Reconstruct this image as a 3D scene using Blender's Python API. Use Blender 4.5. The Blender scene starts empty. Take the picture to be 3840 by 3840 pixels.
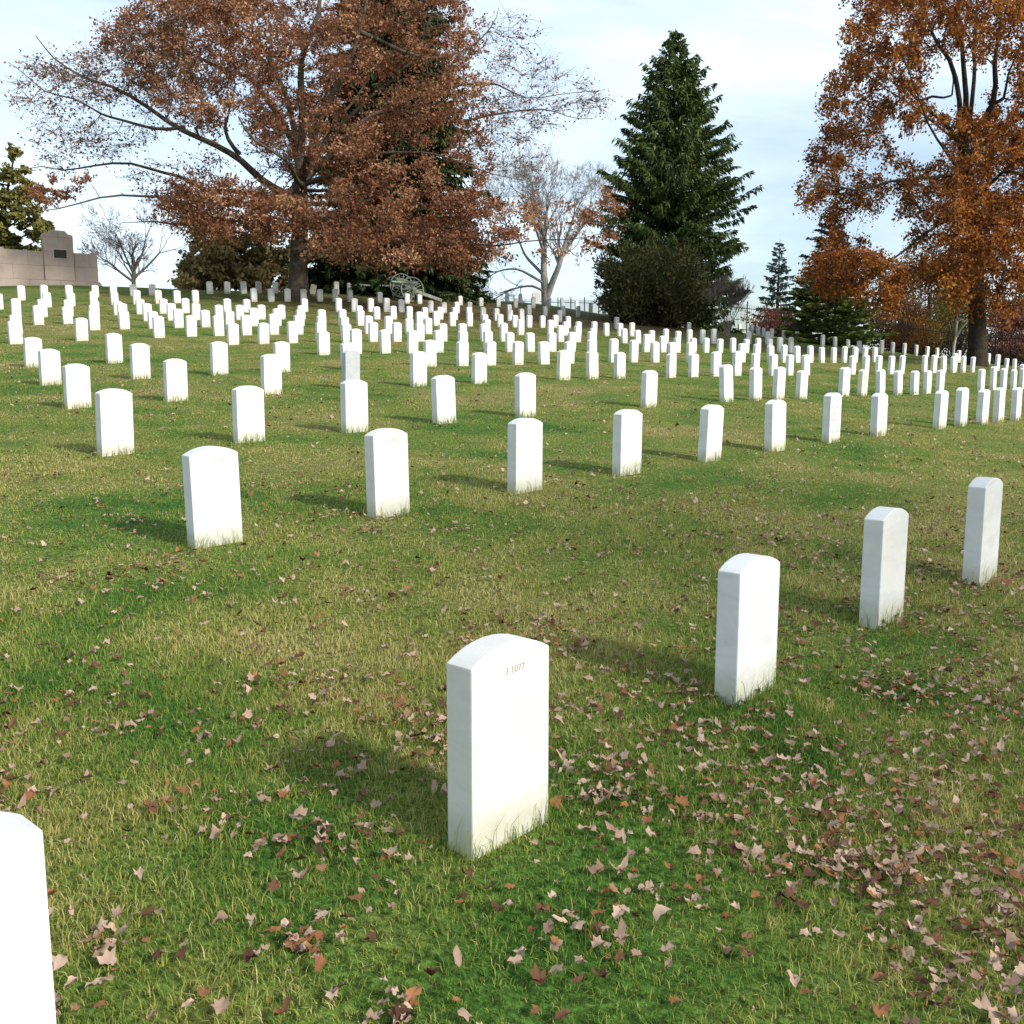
import bpy, bmesh, math, random
import numpy as np
from mathutils import Vector, Matrix
CLOUD = (6.3, 7.3, 8.1)
ROWS="""-0.96,1.63,0.64,edge -0.04,2.71,0.64,n1077 0.96,3.98,0.58 1.93,5.01,0.61 2.92,6.06,0.63
-1.88,6.15,0.62,n1070 -0.91,7.19,0.65,n1072 0.11,8.30,0.62 1.10,9.40,0.62 2.12,10.54,0.61 3.11,11.63,0.61 4.15,12.81,0.65,insc 5.17,13.90,0.61 6.77,15.62,0.61 7.44,16.36,0.63 8.11,17.03,0.60 8.74,17.74,0.62 9.41,18.45,0.62
-3.86,9.57,0.64 -2.84,10.64,0.61,vein -1.87,11.73,0.62 -0.88,12.85,0.62 0.19,14.03,0.62 2.24,16.21,0.60 3.95,18.21,0.67,spot 4.66,18.94,0.65 5.26,19.56,0.65 5.87,20.10,0.58 7.28,21.74,0.63 7.89,22.33,0.60,tan 8.56,23.01,0.61 9.23,23.69,0.59 9.90,24.38,0.58 10.48,25.03,0.58 11.09,25.70,0.60 13.28,28.08,0.62 14.07,29.01,0.67 14.67,29.61,0.64 15.28,30.23,0.61 15.93,30.94,0.63 16.33,31.77,0.74
-5.93,13.51,0.60 -4.97,14.65,0.62 -3.86,15.91,0.64 -2.79,17.19,0.66,grey -1.72,18.26,0.64 -0.64,19.37,0.60 1.10,21.30,0.63,stain1 1.78,22.01,0.62,stain2 2.46,22.71,0.60 3.87,24.17,0.59 4.54,24.87,0.58 5.28,25.74,0.63 6.02,26.62,0.66,insc2 6.66,27.24,0.62 7.33,27.92,0.60 7.99,28.62,0.60 8.68,29.35,0.61 10.82,31.61,0.61 11.52,32.39,0.62 12.21,33.12,0.62 12.88,33.79,0.62 13.52,34.51,0.64 15.01,36.18,0.66 15.61,36.80,0.66 16.28,37.50,0.64 16.96,38.22,0.62 17.27,38.83,0.72 17.71,39.02,0.63 18.41,39.76,0.62 20.98,43.00,0.70 21.58,43.42,0.57 21.97,43.49,0.57
-7.78,16.73,0.61,insc3 -6.74,18.03,0.64 -5.65,19.19,0.63 -4.69,20.26,0.62 -3.52,21.42,0.58 -1.92,23.31,0.62 -1.20,24.08,0.61 -0.54,24.77,0.60 0.15,25.56,0.61 0.85,26.31,0.61 1.56,27.13,0.61 2.25,28.04,0.66 2.93,28.81,0.67 3.60,29.50,0.66 4.34,30.16,0.62 4.95,30.76,0.62 5.64,31.55,0.63 7.82,33.88,0.65 8.51,34.65,0.65 9.18,35.34,0.61 9.84,36.02,0.64 10.51,36.68,0.62 11.23,37.47,0.63 11.87,38.12,0.61 12.53,38.78,0.60 13.22,39.61,0.64 13.88,40.30,0.62 14.54,41.04,0.62 15.28,41.94,0.65 22.09,49.26,0.60 24.88,51.98,0.55
-9.67,20.11,0.61 -8.54,21.39,0.63 -4.82,25.51,0.61 -4.13,26.38,0.66 -3.45,27.15,0.65 -2.78,27.84,0.62 -2.11,28.58,0.63 -1.44,29.28,0.62 -0.72,30.12,0.63 -0.07,30.75,0.60 0.58,31.45,0.61 1.29,32.28,0.62 1.97,33.06,0.65 2.71,33.98,0.68 4.85,36.05,0.63 5.56,36.72,0.61 6.18,37.32,0.57 6.93,38.11,0.57 7.55,38.81,0.59 8.23,39.47,0.56 8.95,40.38,0.60 9.64,41.02,0.59 10.36,41.96,0.62 11.00,42.58,0.60 11.69,43.50,0.66 12.40,44.31,0.67 17.51,50.25,0.61 19.38,52.28,0.70 20.30,53.15,0.64 21.29,54.08,0.64 22.27,54.90,0.60 23.21,55.70,0.58 24.28,56.91,0.55
-7.81,27.93,0.61 -7.15,28.71,0.61 -6.48,29.48,0.63 -5.78,30.20,0.61 -5.11,30.83,0.59 -4.41,31.70,0.62 -3.74,32.44,0.62 -3.06,33.19,0.61 -2.35,33.94,0.61 -1.71,34.64,0.62 -0.98,35.42,0.62 -0.30,36.21,0.66 1.87,38.49,0.63 2.57,39.20,0.64 3.24,39.78,0.59 4.65,41.29,0.60 5.28,41.86,0.56 5.98,42.65,0.57 6.73,43.70,0.63 7.33,44.14,0.57 8.04,45.16,0.64 8.79,46.03,0.65 9.49,46.91,0.69 11.66,49.16,0.62 13.00,50.71,0.65 17.31,55.59,0.62 18.23,56.25,0.58 19.20,56.99,0.50
-13.21,26.57,0.62 -12.03,27.92,0.63 -10.48,29.66,0.63 -9.78,30.47,0.63 -9.15,31.19,0.63 -8.49,31.96,0.65 -7.80,32.73,0.67 -7.13,33.37,0.63 -6.49,34.04,0.62 -5.82,34.77,0.61 -5.11,35.56,0.63 -4.48,36.25,0.63 -3.79,36.84,0.59 -3.15,37.57,0.60 -1.01,39.89,0.62 0.36,41.40,0.64 1.65,42.96,0.64 2.33,43.42,0.61 2.93,44.10,0.62 3.70,45.04,0.65 4.31,45.60,0.61 5.01,46.38,0.61 5.65,47.12,0.64 14.97,57.63,0.64 15.85,58.28,0.61 16.92,59.23,0.62 18.08,60.62,0.68
-14.95,30.16,0.59 -13.40,32.10,0.63 -12.71,32.80,0.61 -12.02,33.52,0.58 -11.42,34.27,0.64 -10.72,34.99,0.61 -10.04,35.58,0.59 -9.42,36.54,0.66 -8.74,37.21,0.65 -8.02,37.89,0.62 -7.35,38.64,0.62 -6.68,39.43,0.63 -6.05,40.01,0.62 -3.90,42.22,0.60 -3.25,43.03,0.64 -2.60,43.68,0.60 -1.89,44.46,0.63 -1.21,44.95,0.56 -0.54,45.83,0.58 0.14,46.53,0.57 0.81,47.24,0.59 1.46,47.98,0.58 2.12,48.82,0.62 2.78,49.51,0.59 5.50,52.58,0.62,grey2 10.28,58.07,0.53 15.19,63.36,0.68 15.62,63.36,0.60 16.00,63.53,0.55
-16.12,34.07,0.66 -15.40,34.70,0.61 -14.77,35.42,0.63 -14.10,36.26,0.66 -13.44,36.93,0.65 -12.78,37.60,0.64 -12.09,38.29,0.64 -11.38,38.90,0.59 -10.76,39.55,0.58 -10.08,40.29,0.59 -9.44,41.01,0.58 -8.76,41.71,0.57 -6.69,43.94,0.59 -6.02,44.60,0.57 -5.37,45.40,0.60 -4.72,46.08,0.60 -4.06,46.76,0.59 -3.42,47.65,0.60 -2.76,48.33,0.62 -2.09,49.04,0.63 -1.44,49.81,0.65 -0.78,50.45,0.62 -0.11,51.10,0.59 0.51,51.84,0.63 2.58,54.21,0.64 10.71,62.80,0.58 13.27,65.94,0.64 15.46,67.88,0.61
-18.36,37.10,0.71 -17.65,37.68,0.68 -16.96,38.33,0.65 -16.20,38.91,0.59 -15.55,39.53,0.54 -14.95,40.33,0.61 -14.28,41.07,0.60 -13.63,41.85,0.62 -12.27,43.21,0.60 -11.62,43.91,0.58 -9.57,46.27,0.60 -8.26,47.78,0.65 -7.61,48.41,0.64 -6.93,49.19,0.66 -6.26,49.98,0.67 -5.59,50.68,0.64 -4.24,52.09,0.62 -3.57,52.66,0.56 -2.93,53.41,0.60 -2.30,54.19,0.62,pink -0.16,56.42,0.59 0.98,57.70,0.60 1.94,58.64,0.55 3.07,60.27,0.63 4.06,61.48,0.69 13.45,71.07,0.62
-21.22,41.48,0.66 -19.84,42.85,0.64 -19.13,43.54,0.61 -18.45,44.27,0.62 -17.79,44.93,0.59 -17.11,45.75,0.64 -16.38,46.53,0.62,cream1 -15.75,47.21,0.61 -15.10,47.89,0.61 -12.95,50.40,0.67 -12.26,51.13,0.66 -11.60,51.89,0.66 -10.93,52.66,0.65 -10.22,53.47,0.65 -9.57,54.30,0.68 -8.86,54.95,0.64 -7.43,56.40,0.59 -6.04,57.76,0.57 -5.38,58.38,0.54 -3.14,60.90,0.55,speck1 -1.92,62.01,0.51,speck2 -0.87,63.36,0.56 0.23,64.64,0.60 1.40,66.39,0.74 2.37,67.17,0.63 5.54,70.50,0.73 6.60,71.83,0.74
-22.69,46.45,0.67 -22.01,47.24,0.66 -21.17,48.02,0.62 -20.27,48.86,0.59 -19.66,49.56,0.58 -18.97,50.35,0.59 -18.28,51.08,0.57 -16.12,53.64,0.66 -15.44,54.50,0.64 -14.75,55.29,0.66 -14.13,56.05,0.66 -13.37,56.81,0.63 -11.64,58.57,0.56,tilt -10.52,60.24,0.74 -9.84,60.91,0.73 -9.11,61.67,0.71 -8.43,62.40,0.72 -6.23,64.73,0.74 -4.78,66.35,0.74 -3.71,67.58,0.72 -2.61,68.89,0.73 -1.45,69.81,0.61 -0.33,70.97,0.63 0.59,71.72,0.57,point 2.75,73.90,0.61 3.78,75.38,0.74 4.92,76.41,0.74"""
GRID="""-1.36 -1.36 -1.36 -1.36 -1.36 -1.36 -1.36 -1.36 -1.36 -1.36 -1.36 -1.36 -1.36 -1.36 -1.36 -1.36 -1.36 -1.36 -1.35 -1.36 -1.42 -1.51 -1.63 -1.70 -1.70 -1.70 -1.70 -1.70 -1.70 -1.70 -1.70 -1.70 -1.70 -1.70 -1.70 -1.70 -1.70 -1.70 -1.70 -1.70 -1.70 -1.70
-1.33 -1.33 -1.33 -1.33 -1.33 -1.33 -1.33 -1.33 -1.33 -1.33 -1.33 -1.33 -1.33 -1.33 -1.33 -1.33 -1.33 -1.33 -1.31 -1.33 -1.38 -1.47 -1.59 -1.69 -1.69 -1.69 -1.69 -1.69 -1.69 -1.69 -1.69 -1.69 -1.69 -1.69 -1.69 -1.69 -1.69 -1.69 -1.69 -1.69 -1.69 -1.69
-1.15 -1.15 -1.15 -1.15 -1.15 -1.15 -1.15 -1.15 -1.15 -1.15 -1.15 -1.15 -1.15 -1.15 -1.15 -1.15 -1.15 -1.14 -1.12 -1.15 -1.22 -1.32 -1.44 -1.59 -1.64 -1.64 -1.64 -1.64 -1.64 -1.64 -1.64 -1.64 -1.64 -1.64 -1.64 -1.64 -1.64 -1.64 -1.64 -1.64 -1.64 -1.64
-0.98 -0.98 -0.98 -0.98 -0.98 -0.98 -0.98 -0.98 -0.98 -0.98 -0.98 -0.98 -0.98 -0.98 -0.98 -0.98 -0.98 -0.94 -0.94 -0.98 -1.06 -1.16 -1.29 -1.44 -1.60 -1.60 -1.60 -1.60 -1.60 -1.60 -1.60 -1.60 -1.60 -1.60 -1.60 -1.60 -1.60 -1.60 -1.60 -1.60 -1.60 -1.60
-0.81 -0.81 -0.81 -0.81 -0.81 -0.81 -0.81 -0.81 -0.81 -0.81 -0.81 -0.81 -0.81 -0.81 -0.81 -0.81 -0.77 -0.75 -0.76 -0.81 -0.89 -1.00 -1.13 -1.28 -1.46 -1.58 -1.58 -1.58 -1.58 -1.58 -1.58 -1.58 -1.58 -1.58 -1.58 -1.58 -1.58 -1.58 -1.58 -1.58 -1.58 -1.58
-0.63 -0.63 -0.63 -0.63 -0.63 -0.63 -0.63 -0.63 -0.63 -0.63 -0.63 -0.63 -0.63 -0.63 -0.63 -0.60 -0.57 -0.56 -0.59 -0.65 -0.73 -0.85 -0.98 -1.14 -1.31 -1.47 -1.55 -1.57 -1.57 -1.57 -1.57 -1.57 -1.57 -1.57 -1.57 -1.57 -1.57 -1.57 -1.57 -1.57 -1.57 -1.57
-0.45 -0.45 -0.45 -0.45 -0.45 -0.45 -0.45 -0.45 -0.45 -0.45 -0.45 -0.45 -0.45 -0.45 -0.43 -0.39 -0.36 -0.37 -0.41 -0.47 -0.57 -0.68 -0.83 -0.99 -1.17 -1.35 -1.49 -1.55 -1.56 -1.56 -1.56 -1.56 -1.56 -1.56 -1.56 -1.56 -1.56 -1.56 -1.56 -1.56 -1.56 -1.56
-0.26 -0.26 -0.26 -0.26 -0.26 -0.26 -0.26 -0.26 -0.26 -0.26 -0.26 -0.26 -0.26 -0.24 -0.21 -0.17 -0.15 -0.17 -0.22 -0.30 -0.40 -0.52 -0.67 -0.84 -1.02 -1.21 -1.39 -1.50 -1.53 -1.54 -1.54 -1.54 -1.54 -1.54 -1.54 -1.54 -1.54 -1.54 -1.54 -1.54 -1.54 -1.54
-0.06 -0.06 -0.06 -0.06 -0.06 -0.06 -0.06 -0.06 -0.06 -0.06 -0.06 -0.06 -0.05 -0.02 0.04 0.07 0.07 0.03 -0.03 -0.12 -0.23 -0.36 -0.51 -0.68 -0.86 -1.05 -1.25 -1.41 -1.49 -1.51 -1.51 -1.51 -1.51 -1.51 -1.51 -1.51 -1.51 -1.51 -1.51 -1.51 -1.51 -1.51
0.15 0.15 0.15 0.15 0.15 0.15 0.15 0.15 0.15 0.15 0.15 0.15 0.18 0.24 0.29 0.31 0.29 0.24 0.17 0.07 -0.05 -0.19 -0.35 -0.52 -0.70 -0.89 -1.08 -1.27 -1.41 -1.47 -1.47 -1.47 -1.47 -1.47 -1.47 -1.47 -1.47 -1.47 -1.47 -1.47 -1.47 -1.47
0.36 0.36 0.36 0.36 0.36 0.36 0.36 0.36 0.36 0.36 0.36 0.39 0.44 0.51 0.55 0.55 0.52 0.46 0.37 0.26 0.13 -0.01 -0.17 -0.35 -0.53 -0.72 -0.91 -1.10 -1.28 -1.39 -1.43 -1.43 -1.43 -1.43 -1.43 -1.43 -1.43 -1.43 -1.43 -1.43 -1.43 -1.43
0.59 0.59 0.59 0.59 0.59 0.59 0.59 0.59 0.59 0.59 0.60 0.65 0.73 0.79 0.82 0.80 0.75 0.68 0.58 0.46 0.32 0.17 0.01 -0.17 -0.35 -0.54 -0.73 -0.92 -1.12 -1.28 -1.37 -1.39 -1.39 -1.39 -1.39 -1.39 -1.39 -1.39 -1.39 -1.39 -1.39 -1.39
0.83 0.83 0.83 0.83 0.83 0.83 0.83 0.83 0.83 0.83 0.87 0.96 1.04 1.08 1.09 1.06 1.00 0.91 0.80 0.67 0.52 0.37 0.20 0.02 -0.17 -0.36 -0.55 -0.74 -0.94 -1.13 -1.27 -1.33 -1.34 -1.34 -1.34 -1.34 -1.34 -1.34 -1.34 -1.34 -1.34 -1.34
1.07 1.07 1.07 1.07 1.07 1.07 1.07 1.07 1.08 1.11 1.19 1.29 1.36 1.38 1.37 1.32 1.24 1.14 1.02 0.88 0.73 0.56 0.39 0.21 0.02 -0.17 -0.36 -0.55 -0.75 -0.95 -1.13 -1.25 -1.28 -1.29 -1.29 -1.29 -1.29 -1.29 -1.29 -1.29 -1.29 -1.29
1.33 1.33 1.33 1.33 1.33 1.33 1.33 1.33 1.34 1.41 1.53 1.62 1.67 1.68 1.65 1.58 1.49 1.38 1.25 1.10 0.94 0.77 0.59 0.40 0.21 0.02 -0.17 -0.36 -0.56 -0.76 -0.96 -1.13 -1.21 -1.23 -1.23 -1.23 -1.23 -1.23 -1.23 -1.23 -1.23 -1.23
1.58 1.58 1.58 1.58 1.58 1.58 1.58 1.59 1.64 1.76 1.89 1.97 2.00 1.98 1.93 1.86 1.75 1.63 1.48 1.33 1.16 0.98 0.79 0.60 0.41 0.22 0.03 -0.16 -0.36 -0.56 -0.76 -0.96 -1.11 -1.17 -1.18 -1.18 -1.18 -1.18 -1.18 -1.18 -1.18 -1.18
1.85 1.85 1.85 1.85 1.85 1.85 1.85 1.89 1.99 2.14 2.25 2.31 2.32 2.29 2.23 2.13 2.02 1.88 1.73 1.56 1.38 1.20 1.00 0.81 0.62 0.42 0.23 0.04 -0.16 -0.35 -0.56 -0.78 -0.97 -1.10 -1.14 -1.14 -1.14 -1.14 -1.14 -1.14 -1.14 -1.14
2.12 2.12 2.12 2.12 2.12 2.12 2.14 2.23 2.38 2.53 2.62 2.66 2.65 2.61 2.53 2.42 2.30 2.15 1.98 1.81 1.62 1.43 1.23 1.03 0.83 0.64 0.44 0.25 0.05 -0.15 -0.36 -0.58 -0.81 -1.00 -1.09 -1.11 -1.11 -1.11 -1.11 -1.11 -1.11 -1.11
2.39 2.39 2.39 2.39 2.39 2.40 2.47 2.62 2.80 2.93 3.00 3.02 2.99 2.93 2.84 2.72 2.58 2.43 2.25 2.07 1.87 1.67 1.47 1.26 1.06 0.86 0.66 0.46 0.26 0.05 -0.17 -0.39 -0.63 -0.86 -1.03 -1.10 -1.11 -1.11 -1.11 -1.11 -1.11 -1.11
2.67 2.67 2.67 2.67 2.68 2.72 2.86 3.06 3.23 3.33 3.38 3.39 3.35 3.27 3.17 3.04 2.89 2.72 2.53 2.33 2.13 1.92 1.71 1.51 1.30 1.09 0.88 0.68 0.46 0.25 0.02 -0.21 -0.46 -0.66 -0.76 -0.81 -0.83 -0.83 -0.83 -0.83 -0.83 -0.83
2.95 2.95 2.95 2.95 2.98 3.10 3.31 3.52 3.66 3.75 3.78 3.76 3.71 3.62 3.51 3.36 3.20 3.02 2.82 2.61 2.40 2.18 1.97 1.75 1.54 1.32 1.11 0.89 0.67 0.44 0.20 -0.04 -0.29 -0.40 -0.33 -0.28 -0.29 -0.29 -0.29 -0.29 -0.29 -0.29
3.23 3.23 3.23 3.24 3.33 3.54 3.78 3.98 4.10 4.17 4.18 4.15 4.08 3.98 3.85 3.70 3.52 3.32 3.11 2.90 2.67 2.45 2.23 2.00 1.78 1.56 1.33 1.10 0.87 0.63 0.38 0.13 -0.10 -0.18 -0.09 -0.04 -0.06 -0.06 -0.05 -0.05 -0.05 -0.05
3.51 3.51 3.51 3.57 3.76 4.03 4.28 4.44 4.54 4.57 4.57 4.53 4.44 4.33 4.20 4.04 3.85 3.64 3.42 3.19 2.95 2.72 2.49 2.26 2.02 1.79 1.55 1.31 1.06 0.82 0.55 0.29 0.08 -0.00 -0.04 -0.09 -0.13 -0.14 -0.13 -0.13 -0.13 -0.13
3.77 3.77 3.81 3.97 4.25 4.53 4.72 4.82 4.85 4.85 4.84 4.77 4.67 4.58 4.51 4.37 4.18 3.96 3.72 3.48 3.24 3.00 2.75 2.51 2.26 2.02 1.77 1.51 1.26 1.00 0.71 0.41 0.19 0.08 -0.02 -0.13 -0.20 -0.23 -0.23 -0.22 -0.21 -0.21
4.03 4.05 4.16 4.44 4.75 4.94 4.99 4.97 4.95 4.93 4.91 4.82 4.71 4.68 4.70 4.65 4.49 4.28 4.03 3.78 3.53 3.27 3.02 2.76 2.50 2.24 1.98 1.71 1.44 1.18 0.87 0.50 0.22 0.07 -0.04 -0.15 -0.24 -0.30 -0.32 -0.31 -0.31 -0.30
4.28 4.36 4.61 4.94 5.12 5.10 5.02 4.96 4.92 4.91 4.86 4.76 4.67 4.68 4.76 4.79 4.72 4.56 4.34 4.09 3.82 3.55 3.28 3.01 2.74 2.46 2.19 1.91 1.63 1.36 1.03 0.60 0.25 0.05 -0.07 -0.17 -0.28 -0.35 -0.39 -0.41 -0.40 -0.39
4.50 4.75 5.08 5.28 5.21 5.06 4.96 4.91 4.89 4.87 4.80 4.69 4.63 4.67 4.76 4.81 4.81 4.76 4.62 4.39 4.11 3.83 3.55 3.26 2.97 2.68 2.39 2.10 1.83 1.55 1.17 0.71 0.30 0.04 -0.10 -0.20 -0.30 -0.40 -0.46 -0.49 -0.49 -0.48
4.97 5.24 5.41 5.33 5.11 4.96 4.89 4.86 4.85 4.82 4.73 4.62 4.60 4.67 4.75 4.79 4.81 4.83 4.81 4.67 4.40 4.11 3.81 3.51 3.20 2.90 2.60 2.31 2.02 1.68 1.27 0.81 0.38 0.05 -0.12 -0.23 -0.33 -0.43 -0.51 -0.56 -0.58 -0.58
5.63 5.61 5.45 5.18 4.98 4.89 4.85 4.83 4.81 4.76 4.66 4.57 4.58 4.66 4.73 4.76 4.78 4.83 4.92 4.90 4.69 4.38 4.06 3.74 3.42 3.10 2.80 2.51 2.17 1.76 1.34 0.91 0.47 0.09 -0.14 -0.26 -0.36 -0.46 -0.55 -0.62 -0.65 -0.67
5.86 5.59 5.27 5.02 4.89 4.83 4.80 4.79 4.77 4.70 4.59 4.53 4.57 4.65 4.71 4.74 4.75 4.81 4.96 5.06 4.94 4.66 4.31 3.94 3.58 3.27 2.97 2.65 2.26 1.83 1.41 0.99 0.56 0.16 -0.14 -0.30 -0.39 -0.49 -0.58 -0.66 -0.72 -0.76
5.70 5.36 5.07 4.90 4.82 4.79 4.77 4.76 4.72 4.63 4.53 4.50 4.56 4.64 4.69 4.71 4.73 4.79 4.95 5.12 5.12 4.90 4.51 4.06 3.66 3.34 3.06 2.73 2.35 1.92 1.47 1.05 0.65 0.23 -0.11 -0.32 -0.43 -0.52 -0.61 -0.70 -0.77 -0.82
5.46 5.14 4.92 4.82 4.77 4.74 4.73 4.72 4.66 4.56 4.48 4.48 4.55 4.62 4.67 4.68 4.70 4.77 4.94 5.12 5.17 5.00 4.60 4.11 3.68 3.37 3.09 2.78 2.43 2.00 1.53 1.11 0.72 0.31 -0.06 -0.32 -0.47 -0.56 -0.64 -0.73 -0.82 -0.88
5.19 4.96 4.82 4.76 4.72 4.71 4.70 4.67 4.60 4.49 4.44 4.47 4.54 4.61 4.64 4.65 4.67 4.75 4.92 5.09 5.15 4.99 4.61 4.12 3.70 3.38 3.11 2.82 2.49 2.08 1.61 1.17 0.78 0.39 0.01 -0.31 -0.50 -0.60 -0.68 -0.77 -0.86 -0.94
4.98 4.84 4.75 4.71 4.68 4.67 4.66 4.62 4.53 4.43 4.41 4.45 4.53 4.59 4.61 4.62 4.65 4.73 4.90 5.07 5.12 4.98 4.61 4.13 3.71 3.39 3.13 2.86 2.55 2.18 1.74 1.24 0.83 0.46 0.08 -0.27 -0.51 -0.64 -0.73 -0.81 -0.89 -0.98
4.84 4.75 4.69 4.66 4.65 4.64 4.62 4.56 4.46 4.38 4.38 4.44 4.51 4.57 4.59 4.59 4.62 4.71 4.88 5.05 5.10 4.96 4.61 4.14 3.72 3.40 3.15 2.89 2.60 2.26 1.83 1.30 0.87 0.52 0.15 -0.21 -0.50 -0.68 -0.77 -0.85 -0.93 -1.01
4.74 4.68 4.65 4.62 4.61 4.61 4.58 4.50 4.40 4.34 4.37 4.43 4.50 4.54 4.56 4.57 4.60 4.69 4.86 5.02 5.07 4.94 4.60 4.15 3.73 3.41 3.16 2.91 2.64 2.32 1.88 1.33 0.89 0.56 0.21 -0.15 -0.47 -0.69 -0.82 -0.89 -0.97 -1.05
4.67 4.63 4.60 4.59 4.58 4.57 4.52 4.43 4.34 4.31 4.35 4.42 4.48 4.52 4.53 4.54 4.57 4.67 4.84 5.00 5.04 4.92 4.60 4.16 3.74 3.42 3.17 2.93 2.67 2.37 1.96 1.42 0.95 0.60 0.27 -0.09 -0.43 -0.69 -0.85 -0.94 -1.01 -1.09
4.61 4.58 4.56 4.55 4.55 4.53 4.46 4.36 4.29 4.29 4.34 4.41 4.46 4.49 4.50 4.51 4.55 4.65 4.82 4.97 5.01 4.89 4.59 4.17 3.75 3.43 3.18 2.95 2.70 2.42 2.08 1.59 1.04 0.62 0.31 -0.03 -0.38 -0.67 -0.87 -0.99 -1.06 -1.13
4.56 4.54 4.53 4.52 4.51 4.48 4.40 4.30 4.25 4.27 4.32 4.39 4.44 4.46 4.47 4.48 4.53 4.63 4.80 4.95 4.99 4.87 4.58 4.17 3.76 3.43 3.18 2.96 2.73 2.46 2.16 1.70 1.09 0.64 0.34 0.02 -0.32 -0.64 -0.88 -1.03 -1.12 -1.18
4.52 4.50 4.49 4.49 4.48 4.42 4.33 4.25 4.22 4.25 4.31 4.38 4.42 4.44 4.44 4.46 4.50 4.61 4.78 4.92 4.96 4.85 4.57 4.17 3.77 3.44 3.19 2.97 2.75 2.50 2.21 1.79 1.20 0.70 0.36 0.06 -0.27 -0.59 -0.87 -1.06 -1.17 -1.23
4.48 4.47 4.46 4.46 4.43 4.36 4.27 4.20 4.19 4.24 4.30 4.36 4.39 4.41 4.41 4.43 4.48 4.59 4.76 4.90 4.93 4.83 4.56 4.18 3.78 3.45 3.19 2.98 2.77 2.53 2.25 1.92 1.41 0.80 0.38 0.09 -0.22 -0.55 -0.84 -1.07 -1.21 -1.29
4.44 4.43 4.43 4.42 4.38 4.30 4.21 4.16 4.17 4.22 4.29 4.34 4.37 4.38 4.38 4.40 4.46 4.57 4.74 4.87 4.90 4.80 4.55 4.18 3.78 3.45 3.20 2.98 2.78 2.56 2.29 2.01 1.53 0.86 0.39 0.11 -0.18 -0.50 -0.81 -1.07 -1.24 -1.36"""
# ------------------------------------------------------------------ helpers
rng = np.random.default_rng(7)
random.seed(7)
sc = bpy.context.scene
col = sc.collection
F_U, C_U, HZ_U = 1856.0, 966.0, 700.0
PITCH = math.atan((C_U - HZ_U) / F_U)
SP_, CP_ = math.sin(PITCH), math.cos(PITCH)
PHI = math.radians(47.5)            # heading of the grave rows

GX0, GS = -50.0, 2.5
GRIDZ = np.array([[float(v) for v in l.split()] for l in GRID.strip().split('\n')])

def _cr(p0, p1, p2, p3, t):
    return p1 + .5*t*(p2-p0+t*(2*p0-5*p1+4*p2-p3+t*(3*(p1-p2)+p3-p0)))

def ground(x, y):
    """height of the terrain at plan position x, y"""
    x = np.asarray(x, float); y = np.asarray(y, float)
    ny, nx = GRIDZ.shape
    fx = np.clip((x-GX0)/GS, 0, nx-1.001); fy = np.clip(y/GS, 0, ny-1.001)
    ix = fx.astype(int); iy = fy.astype(int); tx = fx-ix; ty = fy-iy
    rows = []
    for dy in (-1, 0, 1, 2):
        j = np.clip(iy+dy, 0, ny-1)
        rows.append(_cr(*[GRIDZ[j, np.clip(ix+dx, 0, nx-1)] for dx in (-1, 0, 1, 2)], tx))
    z = _cr(*rows, ty)
    z = z + .006*np.sin(x*1.7+.4*np.sin(y*1.3))*np.sin(y*1.9)
    out = np.maximum(np.abs(x)-52, 0)+np.maximum(y-101, 0)
    return z - .03*out

def at(u, v, Y):
    """sight line through the reference photo (1932 px) met at distance Y"""
    a = (u-C_U)/F_U; b = (C_U-v)/F_U
    k = Y/(CP_+b*SP_)
    return np.array([a*k, Y, (-SP_+b*CP_)*k])

def ux(u, Y):
    x = (u-C_U)/F_U*Y
    for _ in range(3): x = (u-C_U)/F_U*(Y*CP_-float(ground(x, Y))*SP_)
    return x

def tag(o, label=None, cat=None, group=None, kind=None):
    if label: o['label'] = label
    if cat: o['category'] = cat
    if group: o['group'] = group
    if kind: o['kind'] = kind
    return o

def empty(name, loc, rz=0.0):
    o = bpy.data.objects.new(name, None); col.objects.link(o)
    o.location = loc; o.rotation_euler = (0, 0, rz); o.empty_display_size = .3
    return o

def mesh_np(name, verts, faces_flat, sizes, mat, smooth=False, attrs=None):
    me = bpy.data.meshes.new(name)
    verts = np.ascontiguousarray(verts, dtype=np.float32)
    faces_flat = np.ascontiguousarray(faces_flat, dtype=np.int32)
    sizes = np.ascontiguousarray(sizes, dtype=np.int32)
    me.vertices.add(len(verts)); me.vertices.foreach_set('co', verts.ravel())
    me.loops.add(len(faces_flat)); me.loops.foreach_set('vertex_index', faces_flat)
    me.polygons.add(len(sizes))
    st = np.zeros(len(sizes), dtype=np.int32); st[1:] = np.cumsum(sizes)[:-1]
    me.polygons.foreach_set('loop_start', st)
    me.polygons.foreach_set('loop_total', sizes)
    if smooth:
        me.polygons.foreach_set('use_smooth', np.ones(len(sizes), dtype=bool))
    for k, v in (attrs or {}).items():
        a = me.attributes.new(k, 'FLOAT', 'POINT')
        a.data.foreach_set('value', np.ascontiguousarray(v, dtype=np.float32))
    me.update(calc_edges=True)
    if mat: me.materials.append(mat)
    return me

def link(name, me, parent=None, loc=None):
    o = bpy.data.objects.new(name, me); col.objects.link(o)
    if parent: o.parent = parent
    if loc is not None: o.location = loc
    return o

def bm_obj(name, bm, mat, parent=None, smooth=False):
    me = bpy.data.meshes.new(name)
    bmesh.ops.recalc_face_normals(bm, faces=bm.faces)
    bm.to_mesh(me); bm.free()
    if smooth:
        for p in me.polygons: p.use_smooth = True
    me.materials.append(mat)
    return link(name, me, parent)

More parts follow.
